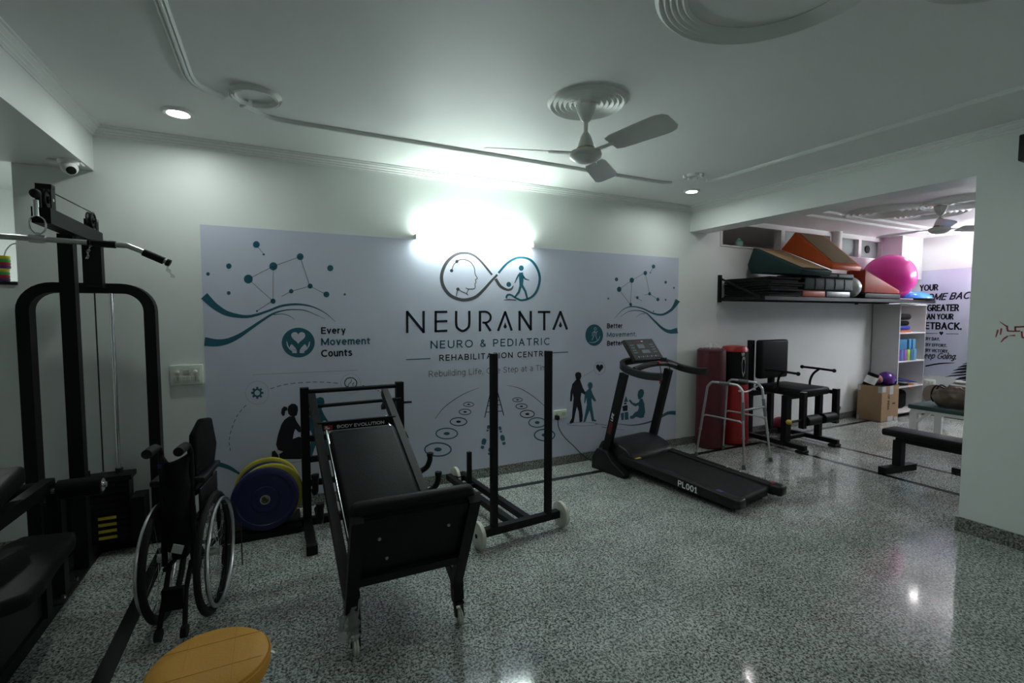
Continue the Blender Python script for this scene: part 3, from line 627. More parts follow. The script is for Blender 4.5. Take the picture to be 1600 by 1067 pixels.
for x, y, s, d in ((755.9, 690.5, 1, .25), (785.4, 684.8, .95, -.25), (763, 667.5, .6, .25), (781.4, 669.4, .6, -.25), (774, 656, .45, 0), (765.5, 703, .7, .2)):
    c, sn = math.cos(d), math.sin(d)
    p = Print(WB); p.poly([(x+s*(u*c-v*sn), y+s*(u*sn+v*c)) for u, v in [(-2.5, 4.2), (-3.8, 0), (-3.2, -4.5), (0, -6), (3.2, -4.5), (3.8, 0), (2.5, 4.2)]])
    p.poly([(x+s*(u*c-v*sn), y+s*(u*sn+v*c)) for u, v in [(-2.5, 6.2), (2.5, 6.2), (2.7, 10), (0, 11.5), (-2.7, 10)]]).build('footprint', 'teal', mural)
p = Print(WB)
p.line([(773, 605), (776, 603), (775, 600), (777, 598)], 1.2); p.line([(775, 611), (777, 608)], 1.4)
p.build('faint_footprint', 'teal', mural)
# right hand motif
for x, y, r in [(963.2, 436.4, 2.6), (987.1, 437.8, 3.5), (967.4, 452, 3.5), (1008.2, 426.5, 2.8), (1021, 416.4, 2.6), (1016, 426, 1), (1014.9, 459, 2.2), (995.8, 465, 2), (1027.8, 467.8, 2.4), (985.4, 475.7, 2.2), (1040, 441, 2), (1053, 449.8, 1.3), (1040, 468.4, 1.3), (950.3, 466.4, 1.3), (1021, 486.4, 1)]: Print(WB).disc(x, y, r, r*1.18).build('molecule_dot', 'teal', mural)
p = Print(WB)
for a, b in [((967, 452), (987, 438)), ((987, 438), (1008, 426)), ((1008, 426), (1015, 459)), ((1015, 459), (1028, 468)), ((987, 438), (985, 476)), ((967, 452), (985, 476)), ((1015, 459), (1007, 461)), ((991, 463), (1003, 470)), ((1021, 416), (1016, 426))]: p.line([a, b], .55)
p.build('molecule_lines', 'grey', mural)
Print(WB).line([(959.6, 498), (973, 484), (987, 479), (1004, 482), (1020.8, 489.7), (1034.9, 491.5), (1047, 485.5), (1053, 479), (1059, 469)], [.4, 1, 1.6, 2, 2.6, 3.2, 4, 5, 8], 6).build('wave_ribbon', 'teal', mural)
Print(WB).line([(968.8, 495.4), (981.5, 487), (995.5, 485), (1009.6, 489), (1020.8, 499.6), (1034.9, 513), (1046, 518), (1058.6, 516.4)], [.4, .8, 1.2, 1.8, 2.6, 4, 6, 9], 6).build('wave_ribbon', 'teal', mural)
Print(WB).line([(994, 495.4), (1001, 490.6), (1008, 489.8)], [.3, .7, .9], 4).build('wave_ribbon', 'teal', mural)
Print(WB).line([(963, 662), (987.7, 664.3), (1012.5, 660), (1031, 652), (1043.4, 645.5), (1055.8, 645)], [.6, 1.6, 2.5, 3.5, 5, 6.5], 6).build('wave_ribbon', 'teal', mural)
Print(WB).line([(930, 662), (948, 664.5)], [.4, .8]).build('wave_ribbon', 'teal', mural); Print(WB).line([(940, 667), (976, 672)], [1, .4]).build('wave_ribbon', 'teal', mural)
Print(WB).disc(928.4, 523.5, 13.8, 16.7, 48).build('round_badge', 'teal', mural)
p = Print(WB, 1); B_ = lambda l: cz(l, 900, 390, 3.559)
p.ring(*B_([(107, 440)])[0], 1.6, 2, .7, 16); p.line(B_([(103, 452), (92, 462), (90, 480)]), .8); p.line(B_([(103, 452), (112, 465), (110, 478), (118, 503)]), .8); p.line(B_([(103, 452), (100, 478), (88, 503)]), .8); p.line(B_([(112, 462), (121, 452)]), .7); p.line(B_([(72, 515), (100, 516), (125, 500), (133, 480)]), [.5, .9, .9, .6], 4)
p.build('badge_icon', 'lilac', mural)
wtext('slogan_lettering', 'Better', WB, 'navy', mural, (948.3, 513), (972.8, 513), 505.2, .20)
wtext('slogan_lettering', 'Movement,', WB, 'teal', mural, (948.3, 526.6), (994.4, 526.6), 519.2, .16)
wtext('slogan_lettering', 'Better', WB, 'navy', mural, (948.3, 540.3), (972.8, 540.3), 532.6, .20)
Print(WB).poly(heart(936.8, 574.6, 5.6, 1.25)).build('heart_icon', 'navy', mural)
p = Print(WB); p.ring(936.8, 575.2, 8.6, 10, .5, 28); p.line([(911, 588), (928, 578)], .5); p.build('fine_line', 'hair', mural)
C5 = lambda l: cz(l, 600, 340, 2.808)
p = Print(WB)
p.poly(C5([(838, 690), (842, 680), (853, 677), (864, 682), (866, 695), (862, 708), (852, 714), (842, 708)])); p.poly(C5([(843, 710), (860, 710), (864, 722), (872, 745), (884, 768), (878, 775), (866, 768), (862, 795), (868, 830), (872, 870), (870, 895), (858, 898), (854, 850), (846, 830), (838, 865), (832, 900), (816, 905), (814, 898), (824, 880), (828, 830), (832, 790), (828, 770), (824, 806), (816, 806), (818, 765), (826, 730)]))
p.build('walking_adult_silhouette', 'navy', mural)
p = Print(WB); p.poly(C5([(893, 735), (897, 724), (906, 721), (914, 727), (915, 742), (909, 753), (899, 752)])); p.poly(C5([(897, 752), (908, 752), (914, 770), (928, 798), (930, 806), (922, 806), (910, 792), (912, 825), (918, 860), (922, 885), (932, 889), (930, 894), (912, 893), (902, 845), (890, 875), (884, 895), (874, 898), (882, 860), (890, 820), (888, 790), (882, 815), (878, 812), (880, 778), (872, 768), (886, 762)]))
p.build('walking_child_silhouette', 'teal', mural)
p = Print(WB); p.poly(cz([(320, 470), (328, 440), (345, 425), (365, 432), (370, 455), (362, 485), (345, 498), (328, 505)], 930, 520, 4.85)); p.poly(cz([(340, 500), (358, 498), (372, 535), (378, 600), (368, 640), (345, 646), (310, 636), (285, 652), (265, 650), (263, 632), (282, 625), (300, 602), (322, 592), (330, 570), (328, 548), (305, 558), (282, 545), (268, 532), (254, 515), (260, 504), (272, 512), (284, 528), (310, 535), (330, 525)], 930, 520, 4.85))
p.build('sitting_child_silhouette', 'teal', mural)
p = Print(WB); p.poly(cz([(192, 612), (206, 604), (218, 604), (216, 660), (198, 662)], 930, 520, 4.85)); p.poly(cz([(222, 602), (250, 598), (252, 656), (224, 660)], 930, 520, 4.85)); p.poly(cz([(233, 478), (250, 522), (216, 526)], 930, 520, 4.85))
p.build('toy_tower', 'teal', mural)
p = Print(WB); p.poly(cz([(205, 556), (240, 546), (246, 555), (244, 590), (210, 594)], 930, 520, 4.85)); p.poly(cz([(216, 532), (238, 528), (238, 540), (218, 543)], 930, 520, 4.85)); p.build('toy_blocks', 'navy', mural)
p = Print(WB); p.ring(909.8, 662.5, 23.5, 2.6, .7); p.build('fine_line', 'hair', mural)

# far wall mural
WF = Wall(0, XF-.004, .0012)
fm = tag(MB().ext(XF-.004, XF-.0002, .6, 3.735, .60, 2.15).build('printed_mural', 'mural', smooth=False), 'lilac wall poster with a motivational quote on the far wall', 'mural')
for body, l, r, top, bo, sh, ti in [('YOUR', (1436.7, 455), (1466, 455), 445, .19, 0, 0), ('COME BACK', (1436.5, 470.5), (1524.5, 470.5), 459.8, .17, .30, .03), ('IS GREATER', (1436.5, 486.5), (1498.5, 486.5), 476, .19, 0, 0), ('THAN YOUR', (1436.5, 499), (1490, 499), 490, .19, 0, 0), ('SETBACK.', (1437, 514.2), (1503, 514.2), 503, .19, 0, 0), ('EVERY DAY.', (1437, 531), (1468.6, 531), 526.2, .19, 0, 0), ('EVERY EFFORT.', (1437, 540.4), (1479.7, 540.4), 535.6, .19, 0, 0), ('EVERY VICTORY.', (1437, 549), (1482.2, 549), 544, .19, 0, 0), ('Keep Going.', (1436.5, 559.5), (1494, 559.5), 550.4, .14, .30, .03)]:
    wtext('quote_lettering', body, WF, 'navy', fm, l, r, top, bo, sh, 1, 1.0, ti)
for q in ([(1445, 520.6), (1465, 521)], [(1478, 521.6), (1498, 521.8)]): Print(WF).line(q, .8).build('divider_line', 'navy', fm)
Print(WF).poly(heart(1470.8, 520.6, 3.2, 1.1)).build('heart_icon', 'navy', fm)
Print(WF).line([(1446, 572), (1468, 568), (1492, 566.8)], [2.2, 2.2, .5], 4).build('underline_stroke', 'navy', fm)
p = Print(WF)
for y, x0, wd in ((568, 1504, 3), (573, 1496, 4), (578, 1489, 4), (583, 1486, 3.4), (588, 1477, 2.2), (592, 1492, 5), (598, 1488, 4)): p.line([(x0, y+1), (x0+9, y-1), (x0+16, y-1.5), (1522, y-4)], [.4, wd*.7, wd, wd*1.2])
p.build('ink_brush_strokes', 'navy', fm)

# ------------------------------------------------------------------ wall fittings
t = thing('switchboard', 'ivory switchboard left of the mural', 'switchboard', (-.5615, D, 1.078))
MB().rbox((0, -.014, 0), (.196, .026, .142), .007).build('plate', 'ivory', t)
MB().ext(-.077, .077, -.0285, -.026, -.047, .047).build('inner_plate', 'ivory', t, smooth=False)
for x in (-.052, .052): MB().lathe([(0, .018), (.009, .017), (.012, .01), (.012, 0), (0, 0)], (x, -.028, .022), (0, -1, 0), 20).build('knob', 'white', t)
for x, z, wd, h in [(0, .022, .038, .030)]+[(-.064+i*.0255, -.025, .021, .030) for i in range(6)]: MB().rbox((x, -.030, z), (wd, .006, h), .0015, seg=1).build('switch', 'ivory2', t)
t = thing('power_socket', 'white power socket on the mural with a black plug', 'socket', (2.505, D-.004, .515))
MB().rbox((0, -.010, 0), (.15, .02, .085), .006).build('plate', 'ivory', t)
for x in (-.045, .02, .05): MB().ext(x-.010, x+.010, -.0225, -.02, -.014, .014).build('socket_face', 'ivory2', t, smooth=False)
for x, z in ((.035, .012), (.029, -.008), (.041, -.008)): MB().cyl((x, -.0205, z), (x, -.0232, z), .003, 8).build('pin_hole', 'rubber', t)
cord = thing('mains_lead', 'black power cord running from the wall socket to the treadmill', 'cord', (2.45, D-.03, .49))
MB().rbox((0, -.015, 0), (.035, .05, .045), .008).build('plug', 'rubber', cord)
MB().tube(catmull([(0, -.03, -.02), (.01, -.035, -.10), (.08, -.03, -.20), (.20, -.02, -.31), (.28, -.02, -.39), (.36, -.05, -.455), (.44, -.10, -.482), (.55, -.14, -.483)], 8), .0045, 8).build('cable', 'cable', cord)
t = thing('cctv_camera', 'white dome security camera under the left beam', 'security camera', (-1.085, 3.80, 2.42))
MB().lathe([(0, 0), (.052, 0), (.052, -.014), (.044, -.026), (0, -.026)], n=32).build('mount', 'white', t)
b = MB().sphere((.006, -.012, -.045), .042, 28).build('dome', 'white', t)
v = Vector((.42, -.72, -.56)).normalized()
MB().lathe([(0, .0435), (.018, .0430), (.024, .040), (.024, .032), (0, .032)], (.006, -.012, -.045), v, 24).build('lens', 'rubber', b)
MB().rbox((-.02, .03, -.008), (.16, .07, .015), .004).build('bracket', 'white', t)
tag(MB().rbox((XB-.04, 1.24, 2.525), (.08, .155, .16), .008).build('loudspeaker', 'plastic'), 'black box on the right pier at the picture edge', 'speaker')
# auspicious hand-painted mark on pier
WP = Wall(0, XB, .0008)
R6 = lambda l: cz(l, 1520, 480, 13.34)
p = Print(WP)
p.line(R6([(562, 300), (640, 355), (705, 398)]), [1, 1.6, 2.4]); p.line(R6([(715, 385), (718, 440), (732, 498)]), 3); p.line(R6([(725, 495), (830, 500), (990, 497)]), 2); p.line(R6([(885, 400), (888, 500)]), 3); p.line(R6([(870, 412), (960, 410), (1150, 400)]), 2.4)
p.line(R6([(1020, 500), (1030, 625)]), 3); p.line(R6([(1020, 632), (1150, 632)]), 2.2); p.line(R6([(525, 470), (505, 545), (478, 625)]), [3, 2.6, 1.6]); p.line(R6([(598, 440), (575, 575)]), [3, 2]); p.line(R6([(735, 600), (650, 655), (585, 730)]), [2.4, 2.8, 1.6]); p.line(R6([(750, 592), (885, 587)]), [.8, 2.2])
tag(p.build('painted_symbol', 'redpaint', None), 'hand-painted faded red auspicious symbol on the right pier', 'painted mark')

# ------------------------------------------------------------------ coloured ring toy on ledge
t = thing('stacking_toy', 'toy of yellow, green, red and purple rings on the dark ledge', 'toy', (-1.495, 4.06, 1.70))
cols = [(.10, .02, .16), (.42, .02, .03), (.05, .42, .08), (.70, .55, .03)]
for k in range(2):
    for j, c in enumerate(cols):
        z = .004+(k*4+j)*.0195; MB().lathe([(.012, z), (.026, z), (.028, z+.006), (.028, z+.014), (.026, z+.019), (.012, z+.019)], (k*.006, 0, 0), n=24).build('ring', newmat('toy ring %d%d' % (k, j), c, .4), t)
MB().tube(catmull([(.006, 0, .155), (.02, 0, .20), (.05, 0, .235), (.10, 0, .24), (.15, .0, .20), (.17, 0, .10), (.17, 0, .005)], 6), .004, 8).build('wire', 'chrome', t)

# ------------------------------------------------------------------ lat pulldown machine
lat = thing('pulldown_machine', 'tall black cable pulldown machine at the left edge', 'gym machine', (-1.0, 3.0, 0))
P_ = lambda x, y, z: (x+1.0, y-3.0, z)
MB().ext(-.13, -.015, -1.2, .86, 0, .06).build('base_rail', 'blk', lat, smooth=False)
MB().ext(-.33, .31, .78, .85, 0, .07).build('base_crossbar', 'blk', lat, smooth=False)
MB().ext(-.16, .02, .05, .42, .06, .068).build('base_plate', 'blk', lat, smooth=False)
for x, y in ((-.05, .12), (-.05, .3), (.0, .12), (.0, .3), (-.09, .38)): MB().lathe([(0, .012), (.008, .012), (.011, .004), (.011, 0), (0, 0)], (x, y, .068), n=6).build('bolt', 'chrome', lat)
# U frame
zt, rr = 1.66, .14
def Upath():
    xl, xr = -.315, .285
    pts = [(xl, .80, .07), (xl, .80, zt-rr)]
    pts += [(xl+rr-rr*math.cos(a), .80, zt-rr+rr*math.sin(a)) for a in [PI/2*i/8 for i in range(1, 9)]]
    pts += [(xr-rr+rr*math.sin(a), .80, zt-rr+rr*math.cos(a)) for a in [PI/2*i/8 for i in range(0, 9)]]+[(xr, .80, .07)]
    return [Vector(p) for p in pts]
U = Upath(); m = MB(); rings = []
for i, q in enumerate(U):
    tt = (U[min(i+1, len(U)-1)]-U[max(i-1, 0)]).normalized(); n_ = Vector((-tt.z, 0, tt.x))
    rings.append([m.bm.verts.new(q+n_*a+Vector((0, b, 0))) for a, b in ((-.03, -.045), (.03, -.045), (.03, .045), (-.03, .045))])
for a, b in zip(rings, rings[1:]):
    for j in range(4): m.bm.faces.new([a[j], a[(j+1) % 4], b[(j+1) % 4], b[j]])
m.bm.faces.new(rings[0]); m.bm.faces.new(rings[-1])
m.build('u_frame', 'blk', lat, angle=50)
MB().ext(-.043, .023, .42, .48, .068, 1.935).build('front_upright', 'blk', lat, smooth=False)
MB().ext(-.018, .072, .70, .755, 1.66, 1.925).build('rear_upright', 'blk', lat, smooth=False)
MB().bar((.025, .03, 1.967), (.025, .80, 1.962), .07, .075).build('top_beam', 'blk', lat, smooth=False)
def pulley(c, r, ax, nm='pulley'):
    c = Vector(c); ax = Vector(ax)
    o = MB().lathe([(0, -.014), (r, -.014), (r, -.008), (r*.86, 0), (r, .008), (r, .014), (r*.8, .014), (r*.78, .008), (r*.35, .008), (r*.32, .016), (0, .016)], c, ax, 36).build(nm, 'plastic', lat)
    MB().cyl(c-ax*.03, c+ax*.03, .008, 10).build('axle', 'chrome', o); return o
pulley((.025, .09, 2.05), .050, (1, 0, 0)); pulley((.025, .73, 2.062), .050, (1, 0, 0))
m = MB()
for s in (-1, 1): m.bar((.025+s*.027, .09, 2.0), (.025+s*.027, .09, 2.10), .05, .005, (1, 0, 0))
m.bar((.025, .07, 2.112), (.025, .115, 2.112), .06, .02); m.build('pulley_bracket', 'blk', lat, smooth=False)
m = MB()
for s in (-1, 1): m.bar((.025+s*.027, .73, 1.98), (.025+s*.027, .73, 2.07), .04, .005, (1, 0, 0))
m.build('pulley_bracket', 'blk', lat, smooth=False)
MB().tube([(.025, .09, 2.102), (.025, .73, 2.113)], .0035, 8).build('cable', 'cable', lat)
MB().tube([(0, .02, 0), (0, .02, 0)], .001, 4) if False else None
MB().tube([(.025, .036, 2.06), (.025, .03, 2.0)], .0035, 8).build('cable', 'cable', lat)
MB().sphere((0.012, .02, 2.063), .022, 16).build('cable_stop', 'rubber', lat)
MB().cyl((0.012, .02, 2.033), (0.012, .02, 1.958), .012, 12).build('swivel', 'chrome', lat)
MB().tube(catmull([(0.012, .02, 1.963), (-0.012, .02, 1.943), (-0.014, .02, 1.903), (0.004, .02, 1.878), (0.024, .02, 1.878), (0.042, .02, 1.903), (0.040, .02, 1.943), (0.016, .02, 1.963)], 5), .004, 8).build('carabiner', 'chrome', lat)
MB().cyl((0.012, .02, 1.883), (0.012, .02, 1.858), .008, 10).build('eyelet', 'chrome', lat)
bar = thing('pulldown_bar', 'chrome lat bar with black grips hanging from the pulley', 'lat bar', (-.988, 3.02, 1.853))
MB().tube(catmull([(-0.521, .0, -.075), (-0.353, 0, .006), (-0.252, 0, .004), (0.000, 0, 0), (0.302, 0, -.010), (0.353, 0, -.018), (0.504, 0, -.088)], 8), .0125, 14).build('shaft', 'alu', bar)
MB().cyl((-0.029, 0, .001), (0.029, 0, -.001), .019, 18).build('collar', 'chrome', bar)
MB().tube([(0.195, 0, -.006), (0.252, 0, -.0085), (0.290, 0, -.0095)], .017, 16).build('grip', 'rubber', bar)
MB().tube([(0.399, 0, -.039), (0.483, 0, -.079)], .0185, 16).build('grip', 'rubber', bar)
MB().cyl((0.494, 0, -.084), (0.509, 0, -.091), .019, 16).build('end_cap', 'rubber', bar)
MB().cyl((0.183, 0, -.006), (0.193, 0, -.006), .02, 16).build('ring_stop', 'rubber', bar)
def scrap(pts, wd, nm='plastic_scrap'):
    m = MB(); P = catmull(pts, 5); L = [(m.bm.verts.new(q+Vector((wd*(.6+.4*math.sin(i*1.7)), 0.004*math.sin(i*2.1), 0))), m.bm.verts.new(q-Vector((wd*(.6+.4*math.cos(i*1.3)), .003, 0)))) for i, q in enumerate(P)]
    for a, b in zip(L, L[1:]): m.bm.faces.new([a[0], a[1], b[1], b[0]])
    return m.build(nm, 'wrap', bar)
scrap([(0.496, -.01, -.095), (0.504, -.012, -.13), (0.525, -.01, -.165)], .012); scrap([(0.197, -.012, -.015), (0.186, -.014, -.05), (0.181, -.01, -.085)], .008); scrap([(0.202, -.016, .008), (0.244, -.018, .011), (0.290, -.016, .006)], .01)
# guide rods, stack
for x in (-.070, .093): MB().cyl((x+.0, .77, .46), (x+.0, .77, 1.63), .0125, 14).build('guide_rod', 'chrome', lat)
MB().cyl((.014, .77, .50), (.014, .77, 1.64), .004, 8).build('cable', 'cable', lat)
MB().cyl((.014, .77, .47), (.014, .77, .52), .012, 10).build('cable_anchor', 'chrome', lat)
for k in range(9):
    z0 = .10+k*.041; o = MB().ext(-.13, .155, .70, .80, z0, z0+.038).build('weight_plate', 'blk', lat, smooth=False)
    MB().ext(-.005, .085, .6985, .70, z0+.010, z0+.028).build('weight_sticker', 'ydecal' if k < 4 else 'rubber', o, smooth=False)
MB().ext(-.15, .17, .69, .82, .47, .50).build('stack_top', 'blk', lat, smooth=False)
MB().ext(.165, .235, .66, .80, .07, .36).build('stack_cover', 'blk', lat, smooth=False)
MB().ext(-.24, -.15, .66, .80, .07, .40).build('stack_cover', 'blk', lat, smooth=False)
for x in (-.070, .093): MB().cyl((x, .77, .50), (x, .77, .53), .02, 14).build('rod_collar', 'rubber', lat)
# seat, thigh rollers, low arm
seat = [(-.10, .02), (.105, -.02), (.125, -.10), (.13, -.30), (.15, -.52), (.14, -.62), (.08, -.66), (-.12, -.66), (-.16, -.6), (-.16, -.3), (-.14, -.06)]
MB().rprism([(x, y, .385) for x, y in seat], (0, 0, .065), .018).build('seat', 'vinyl', lat)
MB().ext(-.07, .0, -.06, .0, .06, .385).build('seat_post', 'blk', lat, smooth=False); MB().ext(-.07, .0, -.62, -.56, .06, .385).build('seat_post', 'blk', lat, smooth=False)
MB().ext(-.09, .02, -.62, -.02, .35, .385).build('seat_frame', 'blk', lat, smooth=False)
MB().ext(-.045, -.02, -.60, -.06, .08, .30).build('side_shield', 'plastic', lat, smooth=False)
MB().ext(-.045, .01, .12, .18, .068, .62).build('thigh_post', 'blk', lat, smooth=False)
MB().cyl((-.24, .10, .625), (.20, .10, .625), .014, 12).build('roller_axle', 'chrome', lat)
for a, b in ((.01, .185), (-.23, -.055)): MB().cyl((a, .10, .625), (b, .10, .625), .048, 24).build('thigh_roller', 'vinyl', lat)
MB().lathe([(0, .004), (.03, .003), (.034, 0), (0, 0)], (.186, .10, .625), (1, 0, 0), 24).build('roller_cap', 'chrome', lat)
MB().bar((-.20, -.60, .53), (-.03, .13, .655), .05, .06).build('lever_arm', 'blk', lat, smooth=False)
MB().rbox((-.19, -.22, .72), (.26, .42, .09), .022, Matrix.Rotation(math.radians(10), 3, 'X')).build('support_pad', 'vinyl', lat)

# ------------------------------------------------------------------ folded wheelchair
wc = thing('wheelchair', 'folded black wheelchair with silver hand rims', 'wheelchair', (-.435, 2.80, 0), -8)
def wheel(x, s, tilt):
    ax = Vector((1, tilt, 0)).normalized(); c = Vector((x, 0.02, .297))
    w_ = MB().torus(c, ax, .282, .015, 56, 10).build('tyre', 'rubber', wc)
    MB().torus(c, ax, .262, .009, 56, 8).build('rim', 'blk', w_)
    MB().torus(c+ax*s*.032, ax, .255, .0095, 56, 10).build('hand_rim', 'alu', w_)
    MB().cyl(c-ax*.03, c+ax*.03, .022, 16).build('hub', 'alu', w_)
    m = MB(); u = Vector((0, 0, 1)); v = ax.cross(u)
    for i in range(24):
        a = 2*PI*i/24; b = a+(.45 if i % 2 else -.45); o = ax*(.022 if i % 4 < 2 else -.022)
        m.cyl(c+o+(u*math.cos(b)+v*math.sin(b))*.022, c+(u*math.cos(a)+v*math.sin(a))*.262, .0015, 5)
    m.build('spokes', 'chrome', w_)
    m = MB()
    for i in range(6):
        a = 2*PI*i/6+.2; q = c+(u*math.cos(a)+v*math.sin(a))*.258; m.cyl(q, q+ax*s*.032, .004, 6)
    m.build('rim_tabs', 'chrome', w_)
wheel(-.085, -1, 0); wheel(.125, 1, 0)
for s in (-1, 1):
    x = -.055 if s < 0 else .065
    MB().tube(catmull([(x, -.08, .30), (x, -.075, .55), (x, -.07, .80), (x, -.085, .86), (x, -.13, .885), (x, -.22, .885)], 6), .0125, 12).build('back_cane', 'blk', wc)
    MB().tube([(x, -.135, .885), (x, -.17, .885), (x, -.235, .883)], [.019, .021, .021], 16).build('push_grip', 'rubber', wc)
    MB().bar((x+s*.01, -.08, .66), (x+s*.01, .22, .66), .018, .022).build('arm_tube', 'blk', wc, smooth=False)
    MB().rbox((x+s*.03, .08, .695), (.05, .30, .03), .01).build('armrest', 'plastic', wc)
    MB().tube([(x, -.08, .48), (x, .30, .48), (x, .36, .42), (x, .40, .18)], .012, 10).build('seat_tube', 'blk', wc)
    MB().tube([(x, -.08, .28), (x, .30, .24)], .012, 10).build('lower_tube', 'blk', wc)
    MB().tube([(x*.75, -.06, .30), (x*.7, -.14, .20), (x*.8, -.19, .10), (x*.85, -.21, .05)], .011, 10).build('rear_tube', 'blk', wc)
    MB().cyl((x*.85-.012, -.215, .04), (x*.85+.012, -.215, .04), .028, 18).build('anti_tip_wheel', 'rubber', wc)
    MB().cyl((x*1.3-.012, .44, .075), (x*1.3+.012, .44, .075), .075, 26).build('caster_wheel', 'rubber', wc)
    MB().tube([(x*1.3+s*.02, .44, .075), (x*1.3+s*.02, .42, .17), (x, .40, .19)], .009, 8).build('caster_fork', 'blk', wc)
    MB().rbox((x+s*.02, .12, .56), (.012, .30, .16), .005).build('side_guard', 'plastic', wc)
MB().bar((-.055, .05, .28), (.065, .12, .50), .02, .02).build('cross_brace', 'blk', wc, smooth=False); MB().bar((.065, .05, .28), (-.055, .12, .50), .02, .02).build('cross_brace', 'blk', wc, smooth=False)
# upholstery hanging in a fold
m = MB(); cols_ = []
for i in range(9):
    f = i/8; x = -.055+.12*f; y = -.085-.05*math.sin(PI*f)
    cols_.append([Vector((x+.004*math.sin(j*1.9+i), y-.012*math.sin(j*.9+i*.7), .84-.44*j/9-.03*math.sin(PI*f))) for j in range(10)])
g = [[m.bm.verts.new(q) for q in c] for c in cols_]
for i in range(8):
    for j in range(9): m.bm.faces.new([g[i][j], g[i+1][j], g[i+1][j+1], g[i][j+1]])
bk = m.build('backrest_fabric', 'fabric', wc); sm = bk.modifiers.new('solid', 'SOLIDIFY'); sm.thickness = .012
MB().rbox((-.045, -.108, .79), (.028, .003, .018), .001, seg=1).build('blue_tag', newmat('blue label', (.02, .03, .2), .4), bk)
MB().rprism([(.035, -.02, .60), (.055, .18, .60), (.07, .24, .80), (.06, .20, .95), (.05, .10, .965), (.03, .02, .90)], (.035, 0, 0), .012).build('folded_seat', 'fabric', wc)
MB().rbox((.0, -.02, .44), (.07, .10, .26), .02).build('seat_sling', 'fabric', wc)
MB().box((.022, -.155, .405), (.045, .003, .05), Matrix.Rotation(.35, 3, 'Y') @ Matrix.Rotation(.3, 3, 'X')).build('paper_tag', 'decal', wc, smooth=False)
MB().bar((-.04, -.17, .18), (.045, -.17, .18), .03, .10).build('calf_strap', 'fabric', wc, smooth=False)
MB().tube([(.14, .36, .42), (.17, .40, .30), (.172, .40, .12), (.172, .40, .02)], .004, 6).build('brake_cable', 'cable', wc)

# ------------------------------------------------------------------ yellow stool
st = thing('stool', 'mustard yellow round stool in the foreground', 'stool', (-.205, 1.675, 0))
st.scale = (.87, .87, 1)
MB().lathe([(0, .452), (.12, .452), (.168, .448), (.184, .438), (.19, .42), (.19, .395), (.183, .38), (.165, .375), (0, .375)], n=56).build('seat', 'yellow', st)
m = MB(); m.torus((0, 0, .428), (0, 0, 1), .1905, .003, 60, 6); m.build('piping', 'yellow', st)
m = MB()
for o in (-.075, .075): m.cyl((o, -.165, .4525), (o, .165, .4522), .0007, 6); m.cyl((-.165, o, .4525), (.165, o, .4522), .0007, 6)
m.build('seams', newmat('seam thread', (.58, .265, .022), .6), st)
for a in (45, 135, 225, 315):
    a = math.radians(a); MB().cyl((.12*math.cos(a), .12*math.sin(a), .375), (.155*math.cos(a), .155*math.sin(a), 0), .013, 14).build('leg', 'blk', st)
MB().torus((0, 0, .16), (0, 0, 1), .142, .008, 40, 8).build('foot_ring', 'blk', st)
MB().box((.197, .03, .395), (.016, .014, .001), Matrix.Rotation(.6, 3, 'Y')).build('care_tag', 'decal', st, smooth=False)

# ------------------------------------------------------------------ incline press machine
lp = thing('incline_press', 'black padded incline press on castors reading BODY EVOLUTION', 'gym machine', (0, 0, 0))
XLf, XRt, YPT = .172, .84, 3.64
for x, h in ((XLf, .985), (XRt, .985)): MB().ext(x-.028, x+.028, YPT-.028, YPT+.028, 0, h).build('upright', 'blk', lp, smooth=False)
MB().cyl((XLf, YPT, .955), (XRt, YPT, .955), .016, 16).build('top_bar', 'blk', lp)
MB().cyl((.20, 3.56, .86), (XRt, 3.60, .86), .013, 16).build('stop_bar', 'blk', lp)
MB().ext(-.36, 1.02, YPT-.028, YPT+.028, 0, .05).build('base_bar', 'blk', lp, smooth=False)
MB().ext(-.36, .13, 3.53, YPT-.028, 0, .045).build('plate_tray', 'blk', lp, smooth=False); MB().ext(-.36, .13, YPT+.028, 3.86, 0, .045).build('plate_tray', 'blk', lp, smooth=False)
for x in (XLf, XRt): MB().ext(x-.028, x+.028, 3.17, YPT-.028, 0, .055).build('foot_bar', 'blk', lp, smooth=False)
for x in (XLf, XRt): MB().rbox((x, 3.17, .03), (.066, .04, .066), .006).build('foot_cap', 'rubber', lp)
for z in (.30, .47, .62): MB().ext(XLf, XRt, YPT-.015, YPT+.015, z-.02, z+.02).build('cross_bar', 'blk', lp, smooth=False)
def rl(s, y, dz=0):  # point on rail
    f = (3.52-y)/(3.52-2.15); x = (.215+.052*f) if s < 0 else (.71+.052*f); return Vector((x, y, .915-.70*f+dz))
for s in (-1, 1):
    MB().bar(rl(s, 3.55), rl(s, 2.13), .045, .06).build('rail', 'blk', lp, smooth=False)
    MB().bar(rl(s, 3.48, -.02), Vector((rl(s, 3.5).x, YPT-.02, .80)), .03, .03).build('rail_bracket', 'blk', lp, smooth=False)
    a = rl(s, 3.3, -.005); b = rl(s, 2.35, -.005); MB().cyl((a.x-s*.05, a.y, a.z), (b.x-s*.05, b.y, b.z), .011, 14).build('guide_rod', 'chrome', lp)
nb = MB().bar(rl(-1, 3.25, .005), rl(1, 3.25, .005), .03, .055, (0, 0, 1)).build('name_bar', 'blk', lp, smooth=False)
